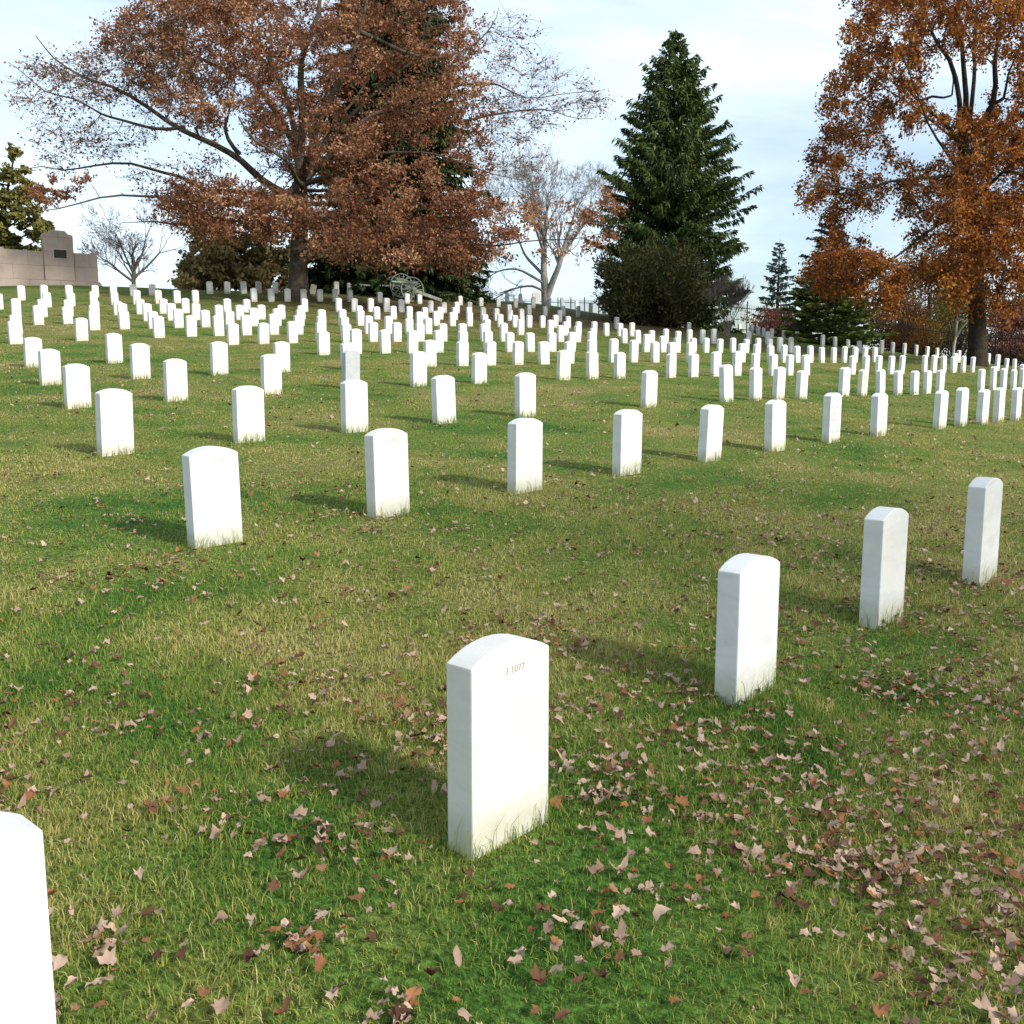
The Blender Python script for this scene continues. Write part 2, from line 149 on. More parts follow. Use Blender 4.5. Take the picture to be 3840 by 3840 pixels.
def bm_box(bm, c, s, rot=None, bevel=0.0):
    M = Matrix.Translation(c)
    if rot is not None: M = M @ rot
    r = bmesh.ops.create_cube(bm, size=1.0, matrix=M @ Matrix.Diagonal((s[0], s[1], s[2], 1)))
    if bevel:
        es = list({e for v in r['verts'] for e in v.link_edges})
        bmesh.ops.bevel(bm, geom=es, offset=bevel, segments=1, affect='EDGES', profile=.7)

def bm_tube(bm, p, q, r0, r1, n=10, caps=True):
    p = Vector(p); q = Vector(q); d = q-p
    M = Matrix.Translation((p+q)/2) @ d.to_track_quat('Z', 'Y').to_matrix().to_4x4()
    bmesh.ops.create_cone(bm, cap_ends=caps, segments=n, radius1=r0, radius2=r1, depth=d.length, matrix=M)

def bm_torus(bm, c, R, r, axis, n=40, m=8, flat=1.0):
    axis = Vector(axis).normalized()
    q = axis.to_track_quat('Z', 'Y')
    vs = []
    for i in range(n):
        a = 2*math.pi*i/n
        ring = []
        for j in range(m):
            b = 2*math.pi*j/m
            rr = R+r*math.cos(b)
            ring.append(bm.verts.new(Vector(c)+q @ Vector((rr*math.cos(a), rr*math.sin(a), r*flat*math.sin(b)))))
        vs.append(ring)
    for i in range(n):
        for j in range(m):
            bm.faces.new((vs[i][j], vs[(i+1) % n][j], vs[(i+1) % n][(j+1) % m], vs[i][(j+1) % m]))

def vnoise(x, y, seed=0):
    """smooth value noise 0..1"""
    r = np.random.default_rng(seed); T = r.random((64, 64))
    xi = np.floor(x).astype(int); yi = np.floor(y).astype(int); tx = x-xi; ty = y-yi
    tx = tx*tx*(3-2*tx); ty = ty*ty*(3-2*ty)
    g = lambda a, b: T[a % 64, b % 64]
    return (g(xi, yi)*(1-tx)+g(xi+1, yi)*tx)*(1-ty)+(g(xi, yi+1)*(1-tx)+g(xi+1, yi+1)*tx)*ty

# ------------------------------------------------------------------ materials
class NT:
    def __init__(s, name):
        s.m = bpy.data.materials.new(name); s.m.use_nodes = True
        s.t = s.m.node_tree; s.n = s.t.nodes
        s.b = s.n['Principled BSDF']
    def new(s, kind, **kw):
        nd = s.n.new(kind)
        for k, v in kw.items():
            if hasattr(nd, k): setattr(nd, k, v)
            else: nd.inputs[k].default_value = v
        return nd
    def link(s, a, b): s.t.links.new(a, b)
    def coord(s, kind='Object'): return s.new('ShaderNodeTexCoord').outputs[kind]
    def pos(s): return s.new('ShaderNodeNewGeometry').outputs['Position']
    def noise(s, vec, scale, detail=4, rough=.55, dist=0):
        nd = s.n.new('ShaderNodeTexNoise')
        nd.inputs['Scale'].default_value = scale; nd.inputs['Detail'].default_value = detail
        nd.inputs['Roughness'].default_value = rough; nd.inputs['Distortion'].default_value = dist
        if vec is not None: s.link(vec, nd.inputs['Vector'])
        return nd.outputs['Fac']
    def ramp(s, fac, stops, interp='LINEAR'):
        nd = s.n.new('ShaderNodeValToRGB'); cr = nd.color_ramp; cr.interpolation = interp
        while len(cr.elements) < len(stops): cr.elements.new(.5)
        for e, (p, c) in zip(cr.elements, stops):
            e.position = p; e.color = (*c, 1) if len(c) == 3 else c
        s.link(fac, nd.inputs['Fac'])
        return nd.outputs['Color']
    def mix(s, fac, a, b, mode='MIX'):
        nd = s.n.new('ShaderNodeMix'); nd.data_type = 'RGBA'; nd.blend_type = mode
        for sock, v in ((nd.inputs[0], fac), (nd.inputs[6], a), (nd.inputs[7], b)):
            if hasattr(v, 'links'): s.link(v, sock)
            elif isinstance(v, (int, float)): sock.default_value = v
            else: sock.default_value = (*v, 1)
        return nd.outputs[2]
    def math(s, op, a, b=0.0, clamp=False):
        nd = s.n.new('ShaderNodeMath'); nd.operation = op; nd.use_clamp = clamp
        for sock, v in ((nd.inputs[0], a), (nd.inputs[1], b)):
            if hasattr(v, 'links'): s.link(v, sock)
            else: sock.default_value = v
        return nd.outputs[0]
    def attr(s, name):
        nd = s.n.new('ShaderNodeAttribute'); nd.attribute_name = name
        return nd.outputs['Fac']
    def base(s, c): s.link(c, s.b.inputs['Base Color'])
    def bump(s, h, strength=.3, dist=.01):
        nd = s.n.new('ShaderNodeBump'); nd.inputs['Strength'].default_value = strength
        nd.inputs['Distance'].default_value = dist
        s.link(h, nd.inputs['Height']); s.link(nd.outputs['Normal'], s.b.inputs['Normal'])
    def rough(s, v, spec=.3):
        s.b.inputs['Roughness'].default_value = v
        s.b.inputs['Specular IOR Level'].default_value = spec
    def translucent(s, color, fac):
        tr = s.n.new('ShaderNodeBsdfTranslucent'); mx = s.n.new('ShaderNodeMixShader')
        mx.inputs[0].default_value = fac
        out = s.n['Material Output']
        s.link(color, tr.inputs['Color'])
        s.link(s.b.outputs[0], mx.inputs[1]); s.link(tr.outputs[0], mx.inputs[2])
        s.link(mx.outputs[0], out.inputs['Surface'])

def patches(N):
    """shared lawn patchiness: green thick turf, yellowed turf, straw"""
    p = N.pos()
    a = N.noise(p, .42, 4, .6, .3); b = N.noise(p, 1.7, 3, .6); c = N.noise(p, .09, 2)
    f = N.math('ADD', N.math('MULTIPLY', a, .62), N.math('MULTIPLY', b, .3))
    return N.math('ADD', f, N.math('MULTIPLY', c, .12))

def m_ground():
    N = NT('lawn_soil')
    f = patches(N)
    c = N.ramp(f, [(.34, (.04, .11, .016)), (.45, (.085, .15, .025)), (.54, (.145, .17, .036)), (.65, (.2, .175, .055))])
    fine = N.noise(N.pos(), 38, 3, .7)
    c = N.mix(.75, c, N.ramp(fine, [(.36, (.12, .12, .12)), (.5, (.75, .75, .75)), (.66, (1.75, 1.75, 1.75))]), 'MULTIPLY')
    # brown leaf litter on the hill under the big oak and by the evergreen bush
    lit = N.attr('litter')
    n2 = N.noise(N.pos(), 1.1, 5, .7)
    k = N.math('MULTIPLY', lit, N.ramp(n2, [(.35, (.15,)*3), (.6, (1,)*3)]), True)
    litc = N.ramp(N.noise(N.pos(), 9, 4, .7), [(.3, (.045, .024, .013)), (.55, (.12, .065, .038)), (.75, (.2, .13, .085))])
    c = N.mix(k, c, litc)
    N.base(c); N.rough(.95, .1)
    N.bump(N.noise(N.pos(), 30, 5, .7), .5, .03)
    return N.m

def m_grass():
    N = NT('grass_blades')
    f = patches(N); t = N.attr('tint')
    f2 = N.math('ADD', N.math('MULTIPLY', N.math('SUBTRACT', f, .5), 1.45), N.math('ADD', N.math('MULTIPLY', t, .34), .375))
    c = N.ramp(f2, [(.18, (.03, .11, .015)), (.34, (.095, .20, .028)), (.46, (.225, .285, .044)), (.58, (.36, .33, .075)), (.74, (.58, .48, .21))])
    N.base(c); N.rough(.6, .25); N.translucent(c, .3)
    return N.m

def m_leaf(name, stops, tr=.3, rough=.7):
    N = NT(name)
    c = N.ramp(N.attr('tint'), stops)
    N.base(c); N.rough(rough, .2)
    if tr: N.translucent(c, tr)
    return N.m

def m_bark(name, c0, c1, scale=6):
    N = NT(name)
    n = N.noise(N.coord(), scale, 6, .7, .4)
    N.base(N.ramp(n, [(.3, c0), (.7, c1)])); N.rough(.95, .1)
    N.bump(n, .8, .04)
    return N.m

def m_marble(name, tints, vein=.35, stain=None):
    N = NT(name)
    oc = N.coord()
    oi = N.new('ShaderNodeObjectInfo')
    mp = N.new('ShaderNodeVectorMath', operation='ADD'); N.link(oc, mp.inputs[0])
    sc_ = N.new('ShaderNodeVectorMath', operation='SCALE'); N.link(oi.outputs['Location'], sc_.inputs[0]); sc_.inputs['Scale'].default_value = 3.7
    N.link(sc_.outputs[0], mp.inputs[1])
    v = mp.outputs[0]
    c = N.ramp(oi.outputs['Random'], [(0, tints[0]), (.4, tints[1]), (.8, tints[2]), (1, tints[3])])
    # soft grey veining with a slant
    mpn = N.new('ShaderNodeMapping'); N.link(v, mpn.inputs['Vector']); mpn.inputs['Rotation'].default_value = (.2, .7, .3); mpn.inputs['Scale'].default_value = (1, 1, 3.2)
    ve = N.noise(mpn.outputs[0], 3.2, 6, .62, 1.1)
    c = N.mix(N.ramp(ve, [(.47, (0,)*3), (.64, (vein*.9,)*3), (.72, (0,)*3)]), c, (.47, .48, .50))
    blot = N.noise(v, 5, 5, .7)
    c = N.mix(N.ramp(blot, [(.47, (0,)*3), (.75, (.45,)*3)]), c, (.60, .56, .47))
    c = N.mix(N.ramp(N.noise(v, 2.2, 3, .6), [(.45, (0,)*3), (.7, (.35,)*3)]), c, (.58, .58, .57))
    if stain == 'streak':
        mps = N.new('ShaderNodeMapping'); N.link(v, mps.inputs['Vector']); mps.inputs['Scale'].default_value = (14, 14, 1.3)
        s_ = N.noise(mps.outputs[0], 1.6, 4, .7)
        c = N.mix(N.ramp(s_, [(.52, (0,)*3), (.66, (.75,)*3)]), c, (.25, .22, .16))
    if stain == 'speckle':
        c = N.mix(N.ramp(N.noise(v, 26, 3, .6), [(.55, (0,)*3), (.65, (.5,)*3)]), c, (.33, .33, .32))
    # splash of soil and algae just above the turf
    sx = N.new('ShaderNodeSeparateXYZ'); N.link(oc, sx.inputs[0])
    low = N.ramp(N.math('ADD', sx.outputs['Z'], N.math('MULTIPLY', N.noise(v, 16, 4, .7), -.12)), [(-.0, (.55,)*3), (.09, (0,)*3)])
    c = N.mix(low, c, (.42, .41, .27))
    N.base(c); N.rough(.75, .25)
    N.bump(N.noise(v, 70, 4, .7), .18, .004)
    return N.m

M = {}
M['ground'] = m_ground(); M['grass'] = m_grass()
M['marble'] = m_marble('white_marble', [(0.707, 0.698, 0.663), (0.733, 0.729, 0.715), (0.707, 0.715, 0.715), (0.689, 0.667, 0.600)])
M['cream'] = m_marble('cream_marble', [(.74, .68, .52)]*4, .25)
M['grey'] = m_marble('grey_marble', [(.40, .42, .44)]*4, .5)
M['pink'] = m_marble('pink_grey_marble', [(.42, .36, .35)]*4, .4)
M['stain'] = m_marble('streaked_marble', [(.74, .71, .60)]*4, .3, 'streak')
M['speck'] = m_marble('speckled_marble', [(.66, .66, .64)]*4, .5, 'speckle')
M['tan'] = m_marble('tan_marble', [(.58, .50, .38)]*4, .3)
N = NT('engraving'); N.base(N.ramp(N.noise(N.coord(), 40), [(.3, (.32, .30, .27)), (.7, (.5, .47, .43))])); N.rough(.9, .1); M['engrave'] = N.m
M['oakbark'] = m_bark('oak_bark', (.040, .033, .025), (.155, .13, .10))
M['darkbark'] = m_bark('dark_bark', (.022, .018, .014), (.07, .056, .044))
M['palebark'] = m_bark('pale_bark', (.17, .15, .13), (.40, .37, .33))
M['whitebark'] = m_bark('white_bark', (.34, .32, .26), (.62, .59, .5))
M['twig'] = m_bark('twig_bark', (.12, .10, .085), (.26, .22, .19))
M['oakleaf'] = m_leaf('rust_oak_leaves', [(0, (0.098, 0.037, 0.019)), (.35, (0.236, 0.093, 0.044)), (.7, (0.407, 0.191, 0.097)), (.93, (0.603, 0.369, 0.220)), (1, (0.170, 0.170, 0.051))], .33)
M['goldleaf'] = m_leaf('golden_oak_leaves', [(0, (0.091, 0.031, 0.011)), (.4, (0.247, 0.082, 0.019)), (.75, (0.443, 0.160, 0.031)), (1, (0.599, 0.275, 0.058))], .36)
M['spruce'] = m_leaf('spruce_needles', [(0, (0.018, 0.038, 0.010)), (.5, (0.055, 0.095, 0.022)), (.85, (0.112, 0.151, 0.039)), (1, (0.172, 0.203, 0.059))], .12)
M['hemlock'] = m_leaf('hemlock_needles', [(0, (0.011, 0.023, 0.009)), (.5, (0.030, 0.053, 0.015)), (.9, (0.075, 0.103, 0.028)), (1, (0.115, 0.138, 0.040))], .1)
M['olive'] = m_leaf('olive_needles', [(0, (.075, .08, .022)), (.5, (.185, .17, .045)), (.9, (.30, .26, .07)), (1, (.38, .27, .11))], .15)
M['brownneedle'] = m_leaf('bronze_needles', [(0, (0.102, 0.087, 0.039)), (.5, (0.261, 0.210, 0.090)), (.9, (0.435, 0.326, 0.145)), (1, (0.580, 0.392, 0.189))], .12)
M['bluespruce'] = m_leaf('blue_spruce_needles', [(0, (.025, .04, .035)), (.6, (.055, .085, .07)), (1, (.1, .13, .1))], .1)
M['firgreen'] = m_leaf('fir_needles', [(0, (.045, .08, .022)), (.5, (.135, .185, .04)), (.9, (.23, .28, .065)), (1, (.28, .31, .1))], .15)
M['yew'] = m_leaf('yew_needles', [(0, (0.020, 0.030, 0.013)), (.5, (0.058, 0.068, 0.025)), (.9, (0.156, 0.142, 0.044)), (1, (0.337, 0.222, 0.074))], .08)
M['redleaf'] = m_leaf('red_shrub_leaves', [(0, (.09, .03, .026)), (.5, (.25, .095, .07)), (1, (.42, .22, .16))], .3)
M['orangeleaf'] = m_leaf('orange_shrub_leaves', [(0, (.13, .045, .012)), (.5, (.34, .13, .02)), (1, (.5, .24, .04))], .3)
M['brownleaf'] = m_leaf('brown_shrub_leaves', [(0, (.05, .026, .014)), (.5, (.14, .07, .03)), (1, (.24, .13, .05))], .3)
M['yellowgreen'] = m_leaf('yellow_green_leaves', [(0, (.06, .06, .015)), (.5, (.15, .14, .03)), (1, (.28, .22, .06))], .3)
M['fallen'] = m_leaf('fallen_leaf', [(0, (0.062, 0.030, 0.017)), (.25, (0.174, 0.077, 0.040)), (.45, (0.336, 0.142, 0.051)), (.55, (0.261, 0.166, 0.110)), (.8, (0.398, 0.268, 0.190)), (1, (0.535, 0.373, 0.274))], .12, .8)
N = NT('iron_paint'); N.base(N.ramp(N.noise(N.coord(), 20), [(.3, (.012, .013, .016)), (.7, (.03, .03, .034))])); N.rough(.5, .4); M['iron'] = N.m
N = NT('granite')
br = N.n.new('ShaderNodeTexBrick'); br.inputs['Scale'].default_value = 1.0; br.inputs['Mortar Size'].default_value = .008; br.inputs['Brick Width'].default_value = 1.6; br.inputs['Row Height'].default_value = .8; br.inputs['Color1'].default_value = (1, 1, 1, 1); br.inputs['Color2'].default_value = (.9, .88, .87, 1); br.inputs['Mortar'].default_value = (.45, .42, .4, 1)
mpb = N.n.new('ShaderNodeMapping'); mpb.inputs['Rotation'].default_value = (math.pi/2, 0, 0); mpb.inputs['Location'].default_value = (.25, .26, 0); N.link(N.coord(), mpb.inputs['Vector']); N.link(mpb.outputs[0], br.inputs['Vector'])
g1 = N.noise(N.coord(), 60, 3, .7); g2 = N.noise(N.coord(), 1.4, 5, .65)
N.base(N.mix(1.0, N.mix(.35, N.ramp(g2, [(.3, (.44, .335, .275)), (.7, (.60, .475, .405))]), N.ramp(g1, [(.35, (.34, .265, .23)), (.65, (.62, .495, .43))])), br.outputs['Color'], 'MULTIPLY')); N.rough(.7, .3); M['granite'] = N.m
N = NT('bronze'); N.base(N.ramp(N.noise(N.coord(), 30), [(.3, (.018, .015, .012)), (.7, (.05, .042, .03))])); N.rough(.45, .5); N.b.inputs['Metallic'].default_value = .6; M['bronze'] = N.m
N = NT('granite_border'); N.base(N.ramp(N.noise(N.coord(), 40), [(.3, (.48, .42, .37)), (.7, (.6, .54, .48))])); N.rough(.8, .2); M['border'] = N.m
N = NT('carriage_paint'); N.base(N.ramp(N.noise(N.coord(), 12, 5), [(.3, (.17, .195, .155)), (.7, (.32, .345, .285))])); N.rough(.6, .35); M['carriage'] = N.m
N = NT('gun_barrel'); N.base(N.ramp(N.noise(N.coord(), 8, 5), [(.3, (.10, .14, .095)), (.7, (.2, .26, .185))])); N.rough(.5, .4); N.b.inputs['Metallic'].default_value = .3; M['barrel'] = N.m
N = NT('far_country'); N.base(N.ramp(N.noise(N.pos(), .01, 5), [(.35, (.05, .055, .03)), (.55, (.10, .095, .05)), (.7, (.13, .12, .07))])); N.rough(1, 0); M['far'] = N.m

# ------------------------------------------------------------------ terrain
def build_ground():
    def axis(lo, hi, near, fine, coarse):
        a = [lo]
        while a[-1] < hi:
            d = abs(a[-1]-near)
            a.append(a[-1]+fine+(coarse-fine)*min(1, d/40))
        return np.array(a)
    xs = axis(-70, 70, 0, .35, 2.0)
    ys = axis(-34, 122, 3, .30, 1.6)
    Xg, Yg = np.meshgrid(xs, ys)
    Zg = ground(Xg, Yg)
    nx, ny = len(xs), len(ys)
    V = np.stack([Xg, Yg, Zg], -1).reshape(-1, 3)
    i = np.arange(nx-1)[None]+np.arange(ny-1)[:, None]*nx
    Fc = np.stack([i, i+1, i+nx+1, i+nx], -1).reshape(-1, 4)
    x, y = V[:, 0], V[:, 1]
    lit = np.exp(-(((x+6)/9.0)**2+((y-56)/9.0)**2))*1.0
    lit += np.exp(-(((x-1.5)/6.0)**2+((y-62)/9.0)**2))*.9
    lit += np.exp(-(((x-7)/5.5)**2+((y-60)/7)**2))*.8
    lit += np.exp(-(((x-15)/8)**2+((y-50)/5)**2))*.7
    lit += .35*np.exp(-(((x+2)/9.0)**2+((y-44)/9.0)**2))
    me = mesh_np('lawn', V, Fc.ravel(), np.full(len(Fc), 4), M['ground'], True, {'litter': np.clip(lit, 0, 1)})
    o = link('lawn', me); tag(o, kind='structure')
    # country far beyond the hill, well below it
    bm = bmesh.new()
    n = 64; rings = [(105, -9.0), (400, -14.0), (3500, -16.0)]
    R = [[bm.verts.new((r*math.cos(2*math.pi*k/n), 40+r*math.sin(2*math.pi*k/n), z)) for k in range(n)] for r, z in rings]
    for a, b in zip(R, R[1:]):
        for k in range(n): bm.faces.new((a[k], a[(k+1) % n], b[(k+1) % n], b[k]))
    bm.faces.new(R[0])
    tag(bm_obj('far_terrain', bm, M['far']), kind='structure')
build_ground()

# ------------------------------------------------------------------ headstones
STONE_W, STONE_T = .33, .102
def stone_mesh(h, w=STONE_W, t=STONE_T, rise=.046, mat='marble', under=.14, name='headstone'):
    bm = bmesh.new()
    R = (w*w/4+rise*rise)/(2*rise); a0 = math.asin(w/2/R)
    prof = [(-w/2, -under), (w/2, -under)]
    n = 12
    for k in range(n+1):
        a = a0-2*a0*k/n
        prof.append((R*math.sin(a), h-R+R*math.cos(a)))
    fr = [bm.verts.new((x, -t/2, z)) for x, z in prof]
    bk = [bm.verts.new((x, t/2, z)) for x, z in prof]
    bm.faces.new(fr); bm.faces.new(bk[::-1])
    m = len(prof)
    for k in range(m): bm.faces.new((fr[k], bk[k], bk[(k+1) % m], fr[(k+1) % m]))
    bmesh.ops.recalc_face_normals(bm, faces=bm.faces)
    es = [e for e in bm.edges if len(e.link_faces) == 2 and e.calc_face_angle(0) > .9]
    bmesh.ops.bevel(bm, geom=es, offset=.0055, segments=2, affect='EDGES', profile=.6)
    me = bpy.data.meshes.new(name); bm.to_mesh(me); bm.free()
    for p in me.polygons:
        p.use_smooth = False
    me.materials.append(M[mat])
    return me

def text_mesh(s, size):
    cu = bpy.data.curves.new('t', 'FONT'); cu.body = s; cu.size = size; cu.align_x = 'CENTER'; cu.extrude = .0012
    ob = bpy.data.objects.new('t', cu); col.objects.link(ob)
    dg = bpy.context.evaluated_depsgraph_get()
    me = bpy.data.meshes.new_from_object(ob.evaluated_get(dg))
    bpy.data.objects.remove(ob); bpy.data.curves.remove(cu)
    me.materials.clear(); me.materials.append(M['engrave'])
    return me

def inscribe(stone, lines):
    for s, size, z, x in lines:
        o = link('lettering', text_mesh(s, size), stone)
        o.location = (x, -STONE_T/2-.0004, z); o.rotation_euler = (math.pi/2, 0, 0)

ORD = ['first', 'second', 'third', 'fourth', 'fifth', 'sixth', 'seventh', 'eighth', 'ninth', 'tenth', 'eleventh', 'twelfth', 'thirteenth',
       'fourteenth', 'fifteenth', 'sixteenth', 'seventeenth', 'eighteenth', 'nineteenth', 'twentieth', 'twenty-first', 'twenty-second',
       'twenty-third', 'twenty-fourth', 'twenty-fifth', 'twenty-sixth', 'twenty-seventh', 'twenty-eighth', 'twenty-ninth', 'thirtieth',
       'thirty-first', 'thirty-second', 'thirty-third', 'thirty-fourth', 'thirty-fifth']
SPECIAL = {
    'n1077': ('marble', 'big white headstone in front centre with carved number 1077'),
    'n1070': ('marble', 'white headstone with faint carved number 1070, front of the second row'),
    'n1072': ('marble', 'white headstone with faint carved number 1072, tall grass at its foot'),
    'edge': ('marble', 'bright white headstone cut off by the left frame edge, front row'),
    'grey': ('grey', 'smooth grey headstone standing right behind a white one, fourth row'),
    'pink': ('pink', 'pinkish grey headstone hidden up to its top behind white ones on the hill'),
    'grey2': ('grey', 'grey headstone standing alone in the shade of the dark evergreen bush'),
    'stain1': ('stain', 'cream headstone with dark vertical stain streaks down its whole face'),
    'stain2': ('stain', 'stained headstone with grey blotched lower half beside the streaked cream one'),
    'speck1': ('speck', 'pale headstone with mottled lettered face on the crest below the field gun'),
    'speck2': ('speck', 'mottled lettered headstone on the brown crest below the pale forked tree'),
    'insc2': ('speck', 'pale grey headstone with several lines of faint lettering, seen half from the side'),
    'insc': ('marble', 'white headstone with five dark carved lines of lettering on its face'),
    'insc3': ('marble', 'white headstone with faint grey lettering on its upper face at far left'),
    'tilt': ('tan', 'tan headstone leaning over beside the foot of the big oak'),
    'cream1': ('cream', 'cream yellow headstone among white ones below the granite monument'),
    'vein': ('marble', 'white headstone with a slanting rusty grey vein across its lower face'),
    'tan': ('cream', 'tan cream headstone with a rusty right edge in the third row'),
    'spot': ('marble', 'clean white headstone overlapping the pale lettered one behind it'),
    'point': ('marble', 'slim white headstone with pointed top by the iron fence'),
}
stone_cache = {}
HEADSTONES = []
FRONT_FIX = {(0, 0): (-1.0, 1.60, .60), (0, 1): (-.037, 2.765, .60), (0, 2): (.97, 3.94, .58), (0, 4): (2.86, 5.90, .65)}
def build_stones():
    for r, line in enumerate(ROWS.strip().split('\n')):
        for k, item in enumerate(line.split()):
            f = item.split(','); x, y, h = map(float, f[:3]); sp = f[3] if len(f) > 3 else ''
            if (r, k) in FRONT_FIX: x, y, h = FRONT_FIX[(r, k)]
            mat = SPECIAL[sp][0] if sp else 'marble'
            hq = round(h/.02)*.02
            if sp == 'point': hq += .12
            key = (hq, mat, sp == 'point')
            if key not in stone_cache:
                stone_cache[key] = stone_mesh(hq, mat=mat, rise=.15 if sp == 'point' else .046)
            o = link('headstone', stone_cache[key])
            z = float(ground(x, y))
            o.location = (x, y, z)
            j = .028
            o.rotation_euler = (random.gauss(0, .018), random.gauss(0, .015), PHI+random.gauss(0, j))
            if sp == 'tilt': o.rotation_euler = (.05, .20, PHI-.5)
            if r == 0: o.rotation_euler = (.0, .0, PHI)
            lab = SPECIAL[sp][1] if sp else 'white marble headstone, %s from the left in the %s row from the front' % (ORD[k], ORD[r])
            tag(o, lab, 'headstone', 'white military headstones in rows on the lawn')
            HEADSTONES.append((x, y, z, hq, sp, o))
            if sp == 'n1077': inscribe(o, [('3 1077', .031, hq-.092, .012)])
            if sp == 'n1070': inscribe(o, [('3 1070', .034, hq-.095, .02)])
            if sp == 'n1072': inscribe(o, [('3 1072', .034, hq-.095, .02)])
            if sp == 'insc': inscribe(o, [('JOHN', .05, hq-.21, .0), ('MILLA', .07, hq-.29, .0), ('INFANTRY', .055, hq-.365, .0), ('CO. B. 9TH', .05, hq-.44, .0), ('REGT. PA.', .05, hq-.515, .0)])
            if sp == 'insc2': inscribe(o, [('JAMES', .05, hq-.20, 0), ('ALLEN', .06, hq-.28, 0), ('PENNA.', .05, hq-.36, 0)])
            if sp == 'insc3': inscribe(o, [('PVT.', .04, hq-.16, .04), ('ELLIS', .05, hq-.23, .03)])
build_stones()
o = link('headstone', stone_mesh(.98, w=.62, t=.2, rise=.22))
bx, by = ux(1011, 77.5), 77.5
o.location = (bx, by, float(ground(bx, by))); o.rotation_euler = (0, 0, .25)
tag(o, 'wide white headstone with high round top beside the pale forked tree', 'headstone', 'white military headstones in rows on the lawn')

# ------------------------------------------------------------------ trees
def tubes(P0, P1, R0, R1, sides=6):
    P0 = np.asarray(P0, float); P1 = np.asarray(P1, float); R0 = np.asarray(R0, float); R1 = np.asarray(R1, float)
    d = P1-P0; L = np.linalg.norm(d, axis=1, keepdims=True)+1e-9; d = d/L
    ref = np.where(np.abs(d[:, 2:3]) > .9, np.array([[1., 0, 0]]), np.array([[0, 0, 1.]]))
    a = np.cross(d, ref); a /= np.linalg.norm(a, axis=1, keepdims=True); b = np.cross(d, a)
    ang = np.arange(sides)*2*np.pi/sides
    c, s = np.cos(ang)[None, :, None], np.sin(ang)[None, :, None]
    ring = a[:, None]*c+b[:, None]*s
    V = np.stack([P0[:, None]+ring*R0[:, None, None], P1[:, None]+ring*R1[:, None, None]], 1)  # n,2,s,3
    n = len(P0)
    base = np.arange(n)[:, None]*(2*sides)
    k = np.arange(sides)[None]
    Fc = np.stack([base+k, base+(k+1) % sides, base+sides+(k+1) % sides, base+sides+k], -1).reshape(-1, 4)
    return V.reshape(-1, 3), Fc

class Wood:
    def __init__(s): s.V = []; s.F = []; s.n = 0
    def add(s, P0, P1, R0, R1, sides=6):
        if len(P0) == 0: return
        V, Fc = tubes(P0, P1, R0, R1, sides)
        s.V.append(V); s.F.append(Fc+s.n); s.n += len(V)
    def line(s, P, R, sides=7):
        P = np.asarray(P); R = np.asarray(R)
        s.add(P[:-1], P[1:], R[:-1], R[1:], sides)
    def mesh(s, name, mat, origin):
        V = np.concatenate(s.V)-np.asarray(origin); Fc = np.concatenate(s.F)
        return mesh_np(name, V, Fc.ravel(), np.full(len(Fc), 4), mat, True)

def unit(v): return v/(np.linalg.norm(v, axis=-1, keepdims=True)+1e-9)

class Leaves:
    def __init__(s): s.C = []; s.A = []; s.L = []; s.W = []; s.T = []
    def add(s, C, A, L, W, T):
        n = len(C)
        s.C.append(np.asarray(C)); s.A.append(unit(np.asarray(A)))
        s.L.append(np.broadcast_to(L, n)); s.W.append(np.broadcast_to(W, n)); s.T.append(np.broadcast_to(T, n))
    def count(s): return sum(len(c) for c in s.C)
    def mesh(s, name, mat, origin):
        C = np.concatenate(s.C)-np.asarray(origin); A = np.concatenate(s.A); L = np.concatenate(s.L); W = np.concatenate(s.W); T = np.concatenate(s.T)
        n = len(C)
        side = unit(np.cross(A, rng.normal(size=(n, 3)))); nrm = np.cross(A, side)
        L_, W_ = L[:, None], W[:, None]
        fold = (rng.random((n, 1))-.3)*.35*W_
        v0 = C-A*L_*.5; v1 = C+side*W_*.5+A*L_*.05+nrm*fold; v2 = C+A*L_*.5; v3 = C-side*W_*.5+A*L_*.05+nrm*fold
        V = np.stack([v0, v1, v2, v3], 1).reshape(-1, 3)
        b = np.arange(n)[:, None]*4
        Fc = np.concatenate([b+np.array([[0, 1, 2]]), b+np.array([[0, 2, 3]])], 1)
        return mesh_np(name, V, Fc.ravel(), np.full(n*2, 3), mat, False, {'tint': np.repeat(T, 4)})

def smooth_path(P, step=.5):
    """Catmull-Rom through control points, resampled"""
    P = np.asarray(P, float)
    Q = np.vstack([2*P[0]-P[1], P, 2*P[-1]-P[-2]])
    out = []
    for i in range(1, len(Q)-2):
        n = max(2, int(np.linalg.norm(Q[i+1]-Q[i])/step))
        for k in range(n):
            out.append(_cr(Q[i-1], Q[i], Q[i+1], Q[i+2], k/n))
    out.append(Q[-2])
    return np.array(out)

def in_poly(u, v, poly):
    r = np.zeros(len(u), bool); n = len(poly)
    for i in range(n):
        x1, y1 = poly[i]; x2, y2 = poly[(i+1) % n]
        c = ((y1 > v) != (y2 > v)) & (u < (x2-x1)*(v-y1)/(y2-y1+1e-12)+x1)
        r ^= c
    return r

